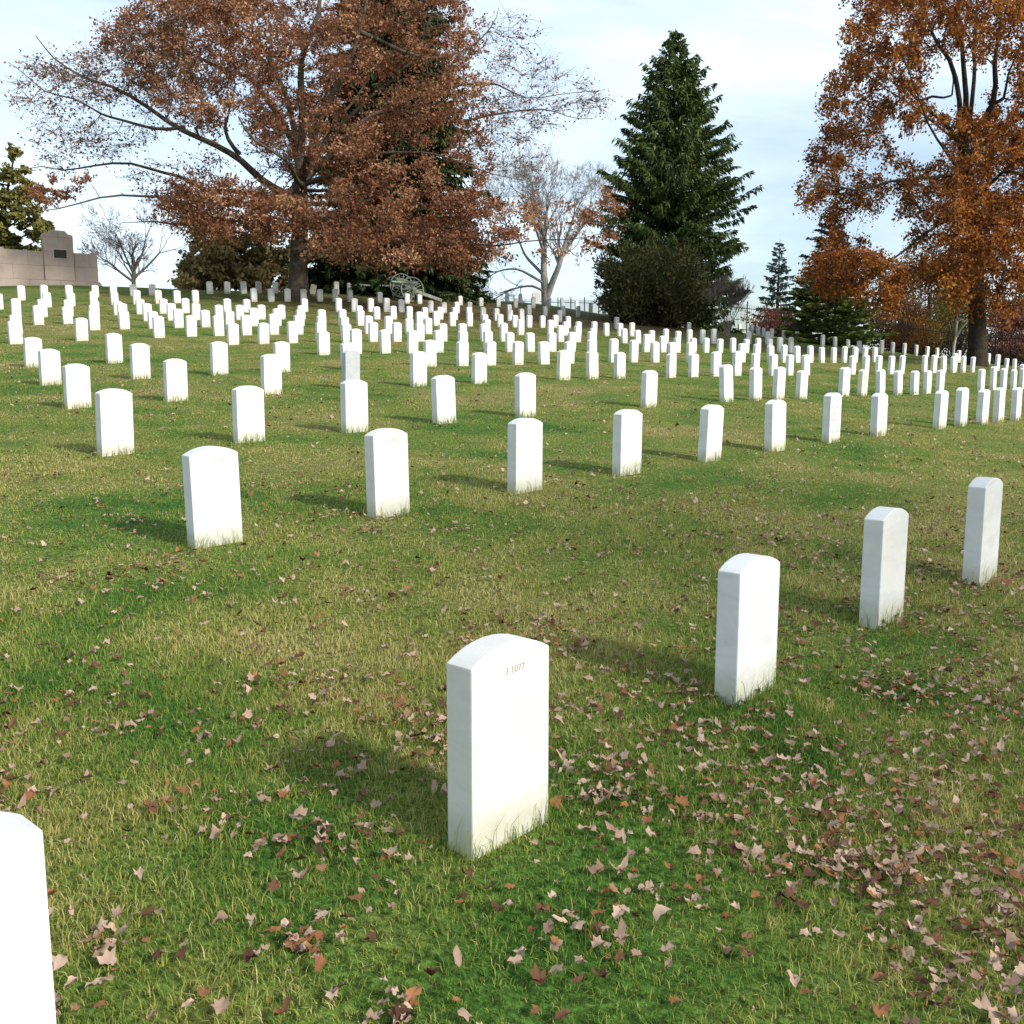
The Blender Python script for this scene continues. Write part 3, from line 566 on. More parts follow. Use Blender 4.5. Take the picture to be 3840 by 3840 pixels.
class Tree:
    """limbs first, then clumps of twigs and leaves joined to the nearest limb"""
    def __init__(s, Y):
        s.Y = Y; s.w = Wood(); s.l = Leaves(); s.nodes = np.zeros((0, 3)); s.rad = np.zeros(0); s.twigs = []
    def limb(s, pts, r0, r1, step=.8, sides=8, jitter=.13):
        """pts: (u, v, dy)"""
        P = np.array([at(u, v, s.Y+dy) for u, v, dy in pts])
        P = smooth_path(P, step)
        J = rng.normal(size=(len(P), 3))*jitter*1.5; J[0] = J[-1] = 0
        for _ in range(2): J[1:-1] = (J[:-2]+2*J[1:-1]+J[2:])/4
        P = P+J
        R = .82*r0+(r1-.82*r0)*np.linspace(0, 1, len(P))**.7
        s.w.line(P, R, sides)
        s.nodes = np.vstack([s.nodes, P]); s.rad = np.append(s.rad, R)
        return P
    def connect(s, C, rtip=.02, sag=.0, grow=.55):
        """join clump centres to the skeleton, nearest first; returns entry directions"""
        D0 = np.linalg.norm(C[:, None]-s.nodes[None], axis=2).min(1)
        order = np.argsort(D0); dirs = np.zeros_like(C)
        for i in order:
            d = np.linalg.norm(s.nodes-C[i], axis=1)
            up = np.maximum(s.nodes[:, 2]-C[i, 2], 0)
            j = np.argmin(d+.45*up-.8*np.minimum(s.rad, .2))
            A = s.nodes[j]; B = C[i]; L = np.linalg.norm(B-A)
            n = max(2, int(L/.6)+1)
            t = np.linspace(0, 1, n+1)[:, None]
            mid = np.array([0, 0, 1.])*L*.12*(1-sag)
            P = A+(B-A)*t+mid*(4*t*(1-t))*.6+np.vstack([np.zeros(3), rng.normal(size=(n-1, 3))*.05*L**.6, np.zeros(3)])
            r0 = min(s.rad[j]*grow, .012+.013*L+rtip); R = r0+(rtip*.7-r0)*t[:, 0]
            s.w.line(P, np.maximum(R, .008), 5)
            s.nodes = np.vstack([s.nodes, P[1:]]); s.rad = np.append(s.rad, np.maximum(R[1:], .01))
            dirs[i] = unit(B-P[-2])
        return dirs
    def tufts(s, C, dirs, r, ntwig, nleaf, lsize, flat=1.0, twr=.011, tint=(0, 1), droop=0.0, spread=1.0):
        n = len(C)
        r = np.broadcast_to(r, n)
        i = np.repeat(np.arange(n), ntwig)
        d = unit(rng.normal(size=(len(i), 3))*spread*np.array([1, 1, flat])+dirs[i]*.9)
        ln = r[i]*(.55+.65*rng.random(len(i)))
        E = C[i]+d*ln[:, None]; E[:, 2] -= droop*ln
        Mi = C[i]+d*ln[:, None]*.5+rng.normal(size=E.shape)*.07*ln[:, None]
        s.w.add(C[i], Mi, np.full(len(i), twr*1.4), np.full(len(i), twr), 3)
        s.w.add(Mi, E, np.full(len(i), twr), np.full(len(i), twr*.5), 3)
        if nleaf:
            k = np.repeat(np.arange(len(i)), nleaf)
            t = rng.random(len(k))**.7
            base = np.where((t < .5)[:, None], C[i[k]]+(Mi[k]-C[i[k]])*(2*t)[:, None], Mi[k]+(E[k]-Mi[k])*(2*t-1)[:, None])
            off = rng.normal(size=base.shape)*(.16*r[i[k]])[:, None]*np.array([1, 1, flat])
            A = unit(rng.normal(size=base.shape)+d[k]*.6+np.array([0, 0, -droop]))
            T = np.clip(tint[0]+(tint[1]-tint[0])*(rng.random(n)[i[k]]*.6+rng.random(len(k))*.4), 0, 1)
            sz = lsize*(.7+.6*rng.random(len(k)))
            s.l.add(base+off, A, sz, sz*.62, T)
    def finish(s, name, label, cat, bark, leafmat, base, group=None):
        root = empty(name, base)
        tag(root, label, cat, group)
        link('trunk', s.w.mesh('trunk', M[bark], base), root)
        if s.l.count(): link('crown', s.l.mesh('crown', M[leafmat], base), root)
        return root

def sample_poly(polys, n, holes=(), seed=0):
    """polys: list of (polygon, weight) in photo px; even random points, no two closer than a gap"""
    r = np.random.default_rng(seed); out = []
    tot = 0; areas = []
    for p, w in polys:
        x = np.array([q[0] for q in p]); y = np.array([q[1] for q in p])
        areas.append(abs(np.dot(x, np.roll(y, 1))-np.dot(y, np.roll(x, 1)))/2*w)
    areas = np.array(areas)/sum(areas)
    for (p, w), a in zip(polys, areas):
        m = int(round(n*a)); x0, y0 = np.min(p, 0); x1, y1 = np.max(p, 0)
        got = []
        while len(got) < m:
            u = r.uniform(x0, x1, 400); v = r.uniform(y0, y1, 400)
            k = in_poly(u, v, p)
            for hu, hv, ra, rb in holes: k &= ((u-hu)/ra)**2+((v-hv)/rb)**2 > 1
            got += list(zip(u[k], v[k]))
        out += got[:m]
    return np.array(out)

def big_oak():
    Y = 54.0
    t = Tree(Y)
    bx, by = ux(563, Y), Y
    bz = float(ground(bx, by))
    base = np.array([bx, by, bz])
    # root flare and trunk
    P = np.array([base+(0, 0, -.3), base+(0, 0, .25), base+(.02, 0, .9), at(564, 480, Y), at(566, 410, Y), at(565, 345, Y)])
    P = smooth_path(P, .4); zz = P[:, 2]-bz
    R = .50-.018*np.clip(zz, 0, 9)+.24*np.exp(-np.clip(zz, 0, 9)/.5)
    t.w.line(P, R, 14); t.nodes = P.copy(); t.rad = R.copy()
    L = t.limb
    L([(563, 350, 0), (540, 363, -.3), (493, 337, -1), (460, 297, -1.5), (410, 267, -2), (350, 240, -2.3), (283, 200, -2.6), (217, 167, -2.8), (160, 147, -3), (100, 107, -3), (67, 67, -3)], .34, .02)
    L([(452, 291, -1.6), (430, 255, -1.8), (425, 233, -2), (433, 207, -2), (445, 160, -1.5), (430, 110, -1)], .16, .03)
    L([(350, 240, -2.3), (290, 238, -2.8), (233, 230, -3), (193, 217, -3), (147, 187, -3), (93, 170, -3), (43, 143, -3), (15, 117, -3)], .12, .012)
    L([(563, 372, 0), (480, 400, -2), (420, 427, -3), (335, 427, -4), (290, 417, -4.5), (230, 420, -5)], .22, .015)
    L([(560, 362, 0), (520, 372, 1), (383, 357, 2), (333, 327, 2.5), (253, 303, 3), (187, 308, 3), (127, 320, 3), (80, 317, 3), (35, 325, 3)], .24, .012)
    L([(563, 380, 0), (470, 383, -1), (333, 370, -3), (267, 373, -3.5), (187, 380, -4), (110, 395, -4.2), (83, 397, -4.2)], .2, .012)
    L([(565, 345, 0), (563, 300, .2), (520, 217, .5), (473, 147, 1), (420, 127, 1.5), (350, 97, 2), (267, 87, 2), (200, 70, 2)], .34, .015)
    L([(565, 345, 0), (560, 265, 1), (533, 167, 2), (493, 83, 3), (433, 33, 4), (383, -17, 4)], .34, .03)
    L([(565, 345, 0), (573, 233, -.5), (573, 117, -1), (600, 33, -1), (607, -60, -1)], .38, .08)
    L([(565, 345, 0), (600, 250, -2), (640, 160, -3), (680, 60, -4), (700, -40, -4)], .34, .05)
    L([(566, 350, 0), (640, 320, -1), (677, 296, -1.6), (744, 281, -2), (800, 284, -2.5), (860, 300, -3), (930, 330, -3), (990, 340, -3)], .22, .012)
    L([(566, 350, 0), (640, 270, 2), (740, 200, 3), (850, 230, 3), (930, 219, 3), (977, 209, 3), (1027, 209, 3), (1077, 216, 3), (1124, 223, 3)], .24, .010)
    L([(740, 200, 3), (800, 180, 2.6), (904, 157, 2.5), (944, 157, 2.4), (994, 180, 2.2), (1060, 181, 2), (1134, 171, 2)], .14, .010)
    L([(680, 60, -4), (760, 100, -3), (830, 110, -2), (897, 92, -1), (925, 55, -1), (941, 14, -1)], .14, .012)
    L([(566, 395, 0), (640, 425, 0), (700, 450, -.5), (780, 460, -1), (850, 462, -2), (960, 462, -4), (1060, 455, -5), (1140, 440, -5.8)], .15, .012)
    L([(565, 360, 0), (600, 355, -1), (650, 350, -2), (720, 372, -2.5), (800, 392, -3), (880, 420, -3.5)], .15, .02)
    L([(565, 360, 0), (560, 340, -4), (530, 300, -7), (480, 260, -9), (450, 220, -10)], .24, .03)
    L([(565, 345, 0), (600, 280, 5), (660, 200, 8), (720, 120, 9)], .24, .04)
    L([(565, 345, 0), (640, 240, -1), (740, 150, -2), (800, 60, -2), (830, -20, -2)], .22, .04)
    # leafy mass
    upper = [(205, 50), (330, -30), (900, -50), (905, 90), (920, 200), (930, 300), (905, 350), (800, 345), (700, 350), (570, 350), (530, 305), (460, 250), (370, 225), (290, 190), (215, 130)]
    lowl = [(272, 378), (330, 350), (400, 345), (480, 358), (575, 368), (590, 400), (560, 428), (430, 440), (340, 418)]
    lowr = [(565, 418), (610, 392), (720, 380), (820, 362), (930, 372), (960, 400), (950, 488), (860, 494), (700, 486), (600, 474)]
    mid = [(575, 345), (905, 350), (930, 380), (600, 400)]
    upl = [p for p in upper if p[0] <= 600]+[(600, 340), (600, -40)]
    upl = [(205, 50), (330, -30), (620, -42), (620, 346), (570, 350), (530, 305), (460, 250), (370, 225), (290, 190), (215, 130)]
    upr = [(620, -42), (900, -50), (905, 90), (920, 200), (930, 300), (905, 350), (620, 346)]
    q = sample_poly([(upl, 1.4), (upr, .95), (lowl, 3.0), (lowr, 1.7), (mid, .7)], 900, [(455, 222, 30, 24), (560, 150, 16, 34), (860, 330, 40, 30), (800, 400, 30, 18)], 3)
    C = []
    for u, v in q:
        k = 1-((u-590)/420)**2
        dy = rng.uniform(-1, 1)*8.5*math.sqrt(max(k, .06))
        if u > 640 and v < 345 and rng.random() < .6: dy = -abs(dy)
        if v > 350: dy = -abs(dy)*.8-1.2 if rng.random() < .75 else dy*.5
        C.append(at(u, v, Y+dy))
    C = np.array(C)
    dirs = t.connect(C, .022)
    t.tufts(C, dirs, .92, 7, 17, .155, .7, .010, (.0, .98), .1)
    # thinner leaves on the left-hand sprays and long bare twigs
    leftp = [(30, 110), (150, 100), (260, 60), (420, -10), (330, 120), (300, 180), (400, 235), (330, 260), (200, 300), (40, 330), (70, 240)]
    q = sample_poly([(leftp, 1.0), ([(500, 250), (560, 250), (560, 340), (470, 330)], 1.6), ([(215, 60), (420, 20), (480, 200), (300, 190)], 1.0), ([(240, 310), (420, 300), (420, 350), (270, 360)], .8)], 235, (), 5)
    C = np.array([at(u, v, Y-2.5+rng.normal()*1.6+(1.5 if v > 270 else 0)) for u, v in q])
    dirs = t.connect(C, .014); dirs[:, 0] -= .5
    t.tufts(C, dirs, 1.2, 9, 3, .15, .6, .0085, (.0, .75), .05)
    q = sample_poly([([(48, 345), (100, 335), (168, 340), (160, 365), (90, 392), (50, 380)], 1)], 14, (), 8)
    C = np.array([at(u, v, Y-4+rng.normal()*.5) for u, v in q]); dirs = t.connect(C, .012)
    t.tufts(C, dirs, .7, 6, 11, .17, .5, .009, (.1, .9), .1)
    # right-hand sprays
    rightp = [(900, 60), (940, 5), (1010, 40), (1000, 110), (1060, 150), (1135, 165), (1130, 225), (1000, 250), (1010, 320), (930, 340)]
    q = sample_poly([(rightp, 1.0)], 95, (), 6)
    C = np.array([at(u, v, Y+1.5+rng.normal()*1.5) for u, v in q]); dirs = t.connect(C, .012); dirs[:, 0] += .5
    t.tufts(C, dirs, 1.2, 8, 2, .15, .6, .008, (.1, .95), .05)
    lowend = [(930, 385), (1000, 375), (1090, 390), (1160, 372), (1168, 425), (1130, 470), (1040, 480), (940, 490)]
    q = sample_poly([(lowend, 1)], 34, (), 9)
    C = np.array([at(u, v, Y-6+rng.normal()*1.0) for u, v in q]); dirs = t.connect(C, .012)
    t.tufts(C, dirs, .8, 6, 9, .17, .6, .009, (.2, 1), .1)
    return t.finish('oak_tree', 'huge spreading oak with rusty brown leaves and thick grey trunk on the crest', 'tree', 'oakbark', 'oakleaf', base)

def gold_oak():
    Y = 47.0
    t = Tree(Y)
    bx = ux(1842, Y); base = np.array([bx, Y, float(ground(bx, Y))])
    P = np.array([base+(0, 0, -.3), base+(0, 0, .3), base+(-.02, 0, 1.2), at(1842, 560, Y), at(1838, 440, Y), at(1826, 340, Y), at(1816, 267, Y)])
    P = smooth_path(P, .4); zz = P[:, 2]-base[2]
    R = .42-.016*np.clip(zz, 0, 12)+.16*np.exp(-np.clip(zz, 0, 9)/.5)
    t.w.line(P, R, 14); t.nodes = P.copy(); t.rad = R.copy()
    L = t.limb
    L([(1816, 267, 0), (1790, 245, -.3), (1755, 213, -.8), (1721, 173, -1), (1680, 140, -1.5), (1640, 90, -2)], .17, .02)
    L([(1735, 190, -1), (1760, 176, -1), (1788, 180, -1.2), (1795, 120, -1.4)], .09, .03)
    L([(1816, 267, 0), (1805, 190, .3), (1790, 120, .5), (1772, 88, .6), (1750, 20, .7), (1740, -60, .7)], .18, .05)
    L([(1818, 267, 0), (1820, 183, -.3), (1815, 115, -.5), (1812, 60, -.6), (1815, -60, -.6)], .20, .06)
    L([(1822, 262, 0), (1830, 200, .5), (1842, 130, 1), (1845, 95, 1), (1850, -40, 1)], .16, .05)
    L([(1825, 265, 0), (1866, 190, -.5), (1868, 120, -.8), (1880, 40, -1), (1890, -60, -1)], .22, .06)
    L([(1866, 195, -.5), (1895, 180, -.7), (1912, 135, -.8), (1940, 60, -1)], .12, .03)
    L([(1828, 290, 0), (1888, 245, .4), (1932, 213, .6), (2000, 150, 1), (2060, 60, 1)], .2, .04)
    L([(1832, 345, 0), (1755, 327, -2), (1681, 333, -3), (1620, 350, -3.5), (1560, 345, -4), (1515, 358, -4)], .14, .015)
    L([(1836, 400, 0), (1780, 420, -3), (1720, 470, -4), (1660, 500, -5), (1600, 520, -5.5), (1560, 515, -6)], .14, .015)
    L([(1836, 380, 0), (1900, 330, -3), (1950, 350, -5), (2000, 420, -6)], .14, .02)
    L([(1838, 420, 0), (1880, 430, -4), (1900, 480, -6), (1890, 540, -7)], .12, .02)
    L([(1838, 440, 0), (1800, 500, 2), (1740, 540, 3), (1690, 560, 3)], .12, .02)
    L([(1832, 330, 0), (1790, 280, -4), (1740, 200, -6), (1700, 100, -7)], .14, .02)
    L([(1832, 330, 0), (1800, 260, 4), (1700, 180, 6), (1620, 120, 6)], .14, .02)
    out = [(1600, -70), (2120, -70), (2150, 300), (2080, 500), (1960, 560), (1850, 500), (1790, 575), (1690, 590), (1640, 560), (1600, 545), (1545, 550), (1518, 525), (1545, 470), (1570, 420), (1505, 362), (1530, 300), (1562, 245), (1548, 185), (1590, 120)]
    holes = [(1735, 272, 56, 46), (1672, 432, 44, 58), (1712, 478, 24, 30), (1772, 150, 34, 58), (1812, 150, 30, 66), (1840, 165, 24, 60), (1888, 145, 30, 54), (1745, 560, 40, 34), (1640, 305, 34, 26), (1878, 335, 24, 22), (1600, 420, 22, 20), (1690, 60, 20, 20), (1925, 480, 20, 24)]
    front = [(1790, 400), (1930, 380), (1960, 560), (1890, 600), (1800, 560)]
    left = [(1560, 480), (1700, 500), (1680, 560), (1640, 545), (1545, 530)]
    q = sample_poly([(out, 1.0), (front, .7), (left, 1.0)], 1380, holes, 13)
    C = []
    for u, v in q:
        k = 1-((u-1830)/340)**2
        dy = rng.uniform(-1, 1)*6.0*math.sqrt(max(k, .1))
        if v > 480 and u < 1700: dy = -2-abs(dy)
        if 1780 < u < 1960 and v > 380: dy = -abs(dy)-.8
        C.append(at(u, v, Y+dy))
    C = np.array(C)
    # keep the window through which the upper limbs show
    dirs = t.connect(C, .02)
    t.tufts(C, dirs, .68, 7, 13, .145, 1.15, .009, (.0, 1), .35)
    return t.finish('oak_tree', 'tall golden orange oak with dark trunk standing by the iron fence', 'tree', 'darkbark', 'goldleaf', base)

def conifer(name, label, u, Y, top_v, half, mat, base_v=None, bark='darkbark', dens=1.0, lowest=.4, shape=None, spray=(.5, .17), droop=.35, tip_up=.12, seed=1, group=None, lvl=.42, nbr=10, sparse=0.0, hang=0.0, skirt=0.0):
    r = np.random.default_rng(seed)
    x = ux(u, Y)
    z0 = float(ground(x, Y)); base = np.array([x, Y, z0])
    top = at(u, top_v, Y)[2]; Ht = top-z0
    w = Wood(); lv = Leaves()
    w.line([base-(0, 0, .3), base+(0, 0, Ht*.5), base+(0, 0, Ht)], [.018*Ht+.05, .012*Ht, .02], 9)
    shape = shape or (lambda s: (1-s)**.72)
    z = lowest
    while z < Ht-.15:
        s = z/Ht
        Lm = half*shape(s)+.12
        n = max(4, int(nbr*(.55+.45*(1-s))))*(2 if z < skirt else 1)
        az0 = r.random()*6.28
        for k in range(n):
            if r.random() < sparse: continue
            az = az0+2*math.pi*k/n+r.normal()*.2
            Lb = Lm*(.62+.5*r.random())*(1.12 if r.random() < .18 else 1)
            m = max(3, int(Lb/.35)+1)
            t = np.linspace(0, 1, m+1)
            rad = t*Lb
            dj = droop*(.6+.8*r.random())
            dz = -dj*Lb*t*.7*(1-s*.8)+tip_up*Lb*t**2.5*(.5+r.random())+s*.25*Lb*t
            P = np.stack([base[0]+np.cos(az)*rad, base[1]+np.sin(az)*rad, z0+z+dz+r.normal()*.12], 1)
            P[1:] += r.normal(size=(m, 3))*.03
            w.line(P, .012+.022*Lb/max(half, 1)*(1-t), 4)
            ns = int(Lb*dens*17)+4
            tt = .12+.88*r.random(ns)**.75
            ii = np.clip((tt*m).astype(int), 0, m-1); ff = tt*m-ii
            pos = P[ii]*(1-ff[:, None])+P[ii+1]*ff[:, None]
            od = np.array([math.cos(az), math.sin(az), 0.]); sd = np.array([-math.sin(az), math.cos(az), 0.])
            sg = r.choice([-1, 1], ns)[:, None]
            fan = (.25+.75*r.random((ns, 1)))
            A = od*(.55+.4*r.random((ns, 1)))+sd*sg*fan+np.array([0, 0, -1.])*(droop*r.random((ns, 1))*1.6-.12)
            if hang: A = np.where(r.random((ns, 1)) < hang, od*(.2+.5*r.random((ns, 1)))+sd*sg*fan*.45+np.array([0, 0, -1.])*(.5+.7*r.random((ns, 1))), A)
            A = unit(A)
            ln = spray[0]*(.6+.7*r.random(ns))*(.55+.45*min(1, Lb/2))
            tw = (1-tt)*.35*Lb
            pos = pos+A*(ln*.45)[:, None]+sd*sg*(tw*r.random(ns))[:, None]*.6
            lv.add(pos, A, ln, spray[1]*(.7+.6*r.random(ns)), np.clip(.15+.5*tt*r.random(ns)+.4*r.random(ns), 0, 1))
        z += lvl*(.75+.5*r.random())*(1-.35*s)
    root = empty(name, base); tag(root, label, 'tree', group)
    link('trunk', w.mesh('trunk', M[bark], base), root)
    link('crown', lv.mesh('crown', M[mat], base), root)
    return root

def bush(name, label, u, Y, half, height, mat, nclump=70, leaf=(.22, .09), per=90, bark='darkbark', seed=1, group=None, depth=None, cat='bush', flatbase=.1, lean=0, upw=.4, crad=.55, zoff=0):
    r = np.random.default_rng(seed)
    x = ux(u, Y); z0 = float(ground(x, Y))+zoff; base = np.array([x, Y, z0])
    depth = depth or half
    w = Wood(); lv = Leaves()
    C = []
    while len(C) < nclump:
        p = r.uniform(-1, 1, 3); rr = np.linalg.norm(p)
        if rr > 1 or rr < .45: continue
        c = np.array([p[0]*half, p[1]*depth, height*(.5+.5*p[2])])
        if c[2] < flatbase*height: continue
        lump = .82+.3*r.random()
        C.append(np.array([c[0]*lump, c[1]*lump, c[2]*lump]))
    for c in C:
        b = base+np.array([c[0]*.12, c[1]*.12, 0]); e = base+c
        mid = (b+e)/2+np.array([0, 0, .1*height])+r.normal(size=3)*.08
        w.line([b, mid, e], [.03, .02, .008], 4)
        n = per
        d = unit(r.normal(size=(n, 3))); rad = crad*(.3+.7*r.random(n)**.5)
        pos = e+d*rad[:, None]
        A = unit(d*.8+r.normal(size=(n, 3))*.5+np.array([0, 0, upw])+unit(c)*.5)
        lv.add(pos, A, leaf[0]*(.6+.8*r.random(n)), leaf[1]*(.7+.6*r.random(n)), np.clip(.15+.35*r.random()+.5*r.random(n), 0, 1))
    root = empty(name, base); tag(root, label, cat, group)
    link('stem', w.mesh('stem', M[bark], base), root)
    link('foliage', lv.mesh('foliage', M[mat], base), root)
    return root

def bare_tree(name, label, stems, u, Y, bark, levels=5, seed=2, spread=.5, len0=3.0, ratio=.74, kids=3, up=.25, rtip=.006, group=None, cat='tree', maxh_v=None):
    """stems: list of (control points u,v,dy ; r0 ; r1). Branching continues from the stems."""
    r = np.random.default_rng(seed)
    x = ux(u, Y); base = np.array([x, Y, float(ground(x, Y))])
    w = Wood(); tips = []
    for pts, r0, r1 in stems:
        P = smooth_path(np.array([at(a, b, Y+c) if b is not None else base+(0, 0, -.2) for a, b, c in pts]), .4)
        R = r0+(r1-r0)*np.linspace(0, 1, len(P))
        w.line(P, R, 8)
        for k in range(2, len(P)):
            if k == len(P)-1 or (r.random() < .30 and k > len(P)*.35):
                dv = unit(P[k]-P[k-1]); tips.append((P[k], dv, R[k]*.8, len0*(.6+.5*r.random())))
    for lev in range(levels):
        P0, P1, P2, R0, R1, R2, new = [], [], [], [], [], [], []
        for p, d, rad, ln in tips:
            nk = kids if lev < levels-1 else kids+1
            for k in range(nk):
                dd = unit(d+r.normal(size=3)*spread+np.array([0, 0, up]))
                l_ = ln*(.7+.5*r.random())
                q = p+dd*l_*.5; d2 = unit(dd+r.normal(size=3)*.22+np.array([0, 0, up*.5])); e = q+d2*l_*.5
                ra = max(rad*(.85 if k == 0 else .62), rtip); rb = max(ra*.75, rtip*.8)
                P0.append(p); P1.append(q); P2.append(e); R0.append(ra); R1.append((ra+rb)/2); R2.append(rb)
                new.append((e, d2, rb*.9, l_*ratio))
        w.add(P0, P1, R0, R1, 4 if lev > 1 else 5); w.add(P1, P2, R1, R2, 4 if lev > 1 else 5)
        tips = new
    root = empty(name, base); tag(root, label, cat, group)
    link('trunk', w.mesh('trunk', M[bark], base), root)
    return root

big_oak()
gold_oak()
conifer('spruce_tree', 'dark old spruce with hanging boughs standing right behind the big oak', 742, 66.8, -120, 5.9, 'hemlock', dens=2.2, shape=lambda s: (1-s)**.35*(1.06 if s < .2 else 1), skirt=4.5, droop=.62, tip_up=.05, spray=(.5, .16), seed=4, lvl=.42, nbr=14, lowest=.7, hang=.6)
conifer('spruce_tree', 'big dense dark green spruce with pointed top standing apart against the sky', 1262, 65, 55, 4.5, 'spruce', dens=1.75, shape=lambda s: float(np.interp(s, [0, .1, .3, .46, .55, .65, .74, .83, .92, 1], [.86, .93, 1, .97, .82, .66, .55, .40, .17, .0])), droop=.5, tip_up=.25, spray=(.44, .11), seed=11, lvl=.37, nbr=15, lowest=.6, hang=.55)
conifer('spruce_tree', 'thin blue grey spruce far behind the iron fence', 1464, 92, 452, 2.6, 'bluespruce', dens=1.5, shape=lambda s: (1-s)**.9, droop=.15, tip_up=.1, spray=(.5, .15), seed=31, lvl=.6, nbr=9, lowest=.6, sparse=.15, hang=.3)
conifer('spruce_tree', 'blue green spruce half hidden behind golden oak leaves', 1556, 72, 400, 3.6, 'bluespruce', dens=1.4, shape=lambda s: (1-s)**.85, droop=.15, spray=(.5, .17), seed=41, lvl=.5, nbr=10, lowest=.3)
conifer('fir_tree', 'broad low bright green fir with layered boughs by the fence', 1560, 60, 505, 3.3, 'firgreen', dens=1.7, shape=lambda s: (1-s)**.55, droop=.22, spray=(.5, .19), seed=51, lvl=.42, nbr=11, lowest=.3)
bush('yew_bush', 'large round dark yew bush in front of the big spruce', 1235, 60.5, 3.55, 4.55, 'yew', 150, (.26, .1), 130, seed=3, crad=.75, flatbase=.04)
bush('autumn_shrub', 'low dark red shrub behind the iron fence', 1455, 72, 1.7, 1.9, 'redleaf', 40, (.16, .1), 80, seed=6, group='autumn shrubs behind the fence')
bush('autumn_shrub', 'orange and red shrub beyond the fence between fir and oak trunk', 1735, 69, 1.9, 3.0, 'orangeleaf', 34, (.17, .11), 60, seed=7, group='autumn shrubs behind the fence')
bush('autumn_shrub', 'brown rusty thicket beyond the fence beside the bright fir', 1695, 71, 2.4, 4.6, 'brownleaf', 80, (.17, .11), 80, seed=8, group='autumn shrubs behind the fence')
bush('autumn_shrub', 'pinkish red shrub beyond the fence right of the oak trunk', 1898, 66, 2.1, 4.9, 'redleaf', 70, (.17, .11), 80, seed=9, group='autumn shrubs behind the fence')
bush('autumn_shrub', 'tall brown and gold thicket at the far right of the fence', 1952, 67, 3.0, 6.4, 'brownleaf', 110, (.17, .11), 80, seed=10, group='autumn shrubs behind the fence')
bush('thicket_tree', 'dark brown leafy tree beyond the fence left of the oak trunk', 1745, 75, 4.2, 9.0, 'brownleaf', 190, (.18, .12), 85, seed=12, crad=.8, cat='tree', flatbase=.12)
bush('thicket_tree', 'yellow olive leafy tree close behind the dark oak trunk', 1800, 66, 2.3, 5.2, 'yellowgreen', 50, (.17, .11), 55, seed=14, crad=.7, cat='tree', flatbase=.25)

bare_tree('bare_tree', 'small leafless round headed tree beside the granite monument', [
    ([(252, None, 0), (252, 520, 0), (250, 500, 0)], .17, .10), ([(252, 532, 0), (225, 512, -.3), (205, 495, -.6)], .09, .05),
    ([(252, 525, 0), (280, 500, .3), (300, 478, .5)], .09, .05), ([(251, 515, 0), (268, 480, -.4), (275, 450, -.5)], .08, .04), ([(251, 515, 0), (235, 480, .4), (225, 455, .6)], .08, .04)],
    252, 66, 'twig', 5, 3, .42, .95, .78, 3, .12, .007)
bare_tree('bare_tree', 'large leafless tree with pale forked trunk on the crest by the fence', [
    ([(1030, None, 0), (1028, 545, 0), (1026, 510, 0), (1027, 460, 0), (1032, 400, 0)], .34, .10),
    ([(1030, 565, 0), (1043, 530, -.2), (1055, 500, -.4), (1068, 455, -.5), (1082, 410, -.6)], .27, .08),
    ([(1026, 520, 0), (1012, 505, .4), (990, 480, .8), (975, 440, 1)], .14, .05),
    ([(1027, 535, 0), (1005, 522, -.6), (975, 508, -1), (940, 512, -1.4), (915, 530, -1.6)], .12, .02),
    ([(1028, 552, 0), (1005, 540, -.6), (970, 545, -1), (930, 565, -1.3)], .10, .02),
    ([(1027, 480, 0), (1010, 430, -.5), (995, 390, -.8)], .12, .05), ([(1060, 480, -.4), (1095, 430, .4), (1110, 395, .8)], .10, .04),
    ([(1030, 430, 0), (1055, 380, .6)], .09, .05), ([(1030, 440, 0), (1005, 380, .5)], .09, .05)],
    1030, 76, 'palebark', 5, 8, .40, 1.5, .76, 3, .18, .009)
bare_tree('twig_bush', 'small brown leafless bush with upright twigs fanning out like a broom', [
    ([(1372+dx*.15, None, 0), (1372+dx*.5, 600, dx*.01), (1372+dx, 575, dx*.03)], .035, .014) for dx in (-26, -18, -11, -4, 3, 9, 16, 22, 28)],
    1372, 57, 'twig', 5, 5, .26, .42, .86, 3, .22, .006, cat='bush')

def olive_pine():
    Y = 74; t = Tree(Y); x = ux(14, Y); base = np.array([x, Y, float(ground(x, Y))])
    t.nodes = base[None].copy(); t.rad = np.array([.2])
    t.limb([(14, 535, 0), (12, 450, 0), (16, 380, 0), (22, 320, 0), (28, 288, 0)], .26, .05)
    for k, (a, b, c, e) in enumerate([(14, 480, 100, 440), (14, 455, 96, 425), (12, 430, 80, 380), (14, 400, -60, 390), (12, 470, -80, 450), (18, 370, 62, 340), (18, 350, -20, 330)]):
        t.limb([(a, b, 0), ((a+c)/2, (b+e)/2+4, (k % 3-1)*1.2), (c, e, (k % 3-1)*2.0)], .10, .02)
    q = sample_poly([([(28, 284), (56, 308), (52, 345), (80, 365), (72, 400), (100, 430), (104, 462), (70, 478), (80, 500), (40, 530), (-90, 530), (-90, 420), (-40, 340), (0, 300)], 1)], 165, [(60, 455, 22, 10), (30, 425, 18, 9), (48, 395, 14, 9), (35, 345, 14, 8)], 6)
    C = np.array([at(a, b, Y+rng.normal()*1.8) for a, b in q]); d = t.connect(C, .014)
    t.tufts(C, d, .62, 8, 17, .34, .5, .009, (0, 1), .1)
    t.finish('pine_tree', 'olive green conifer rising behind the granite monument', 'tree', 'darkbark', 'olive', base)
olive_pine()

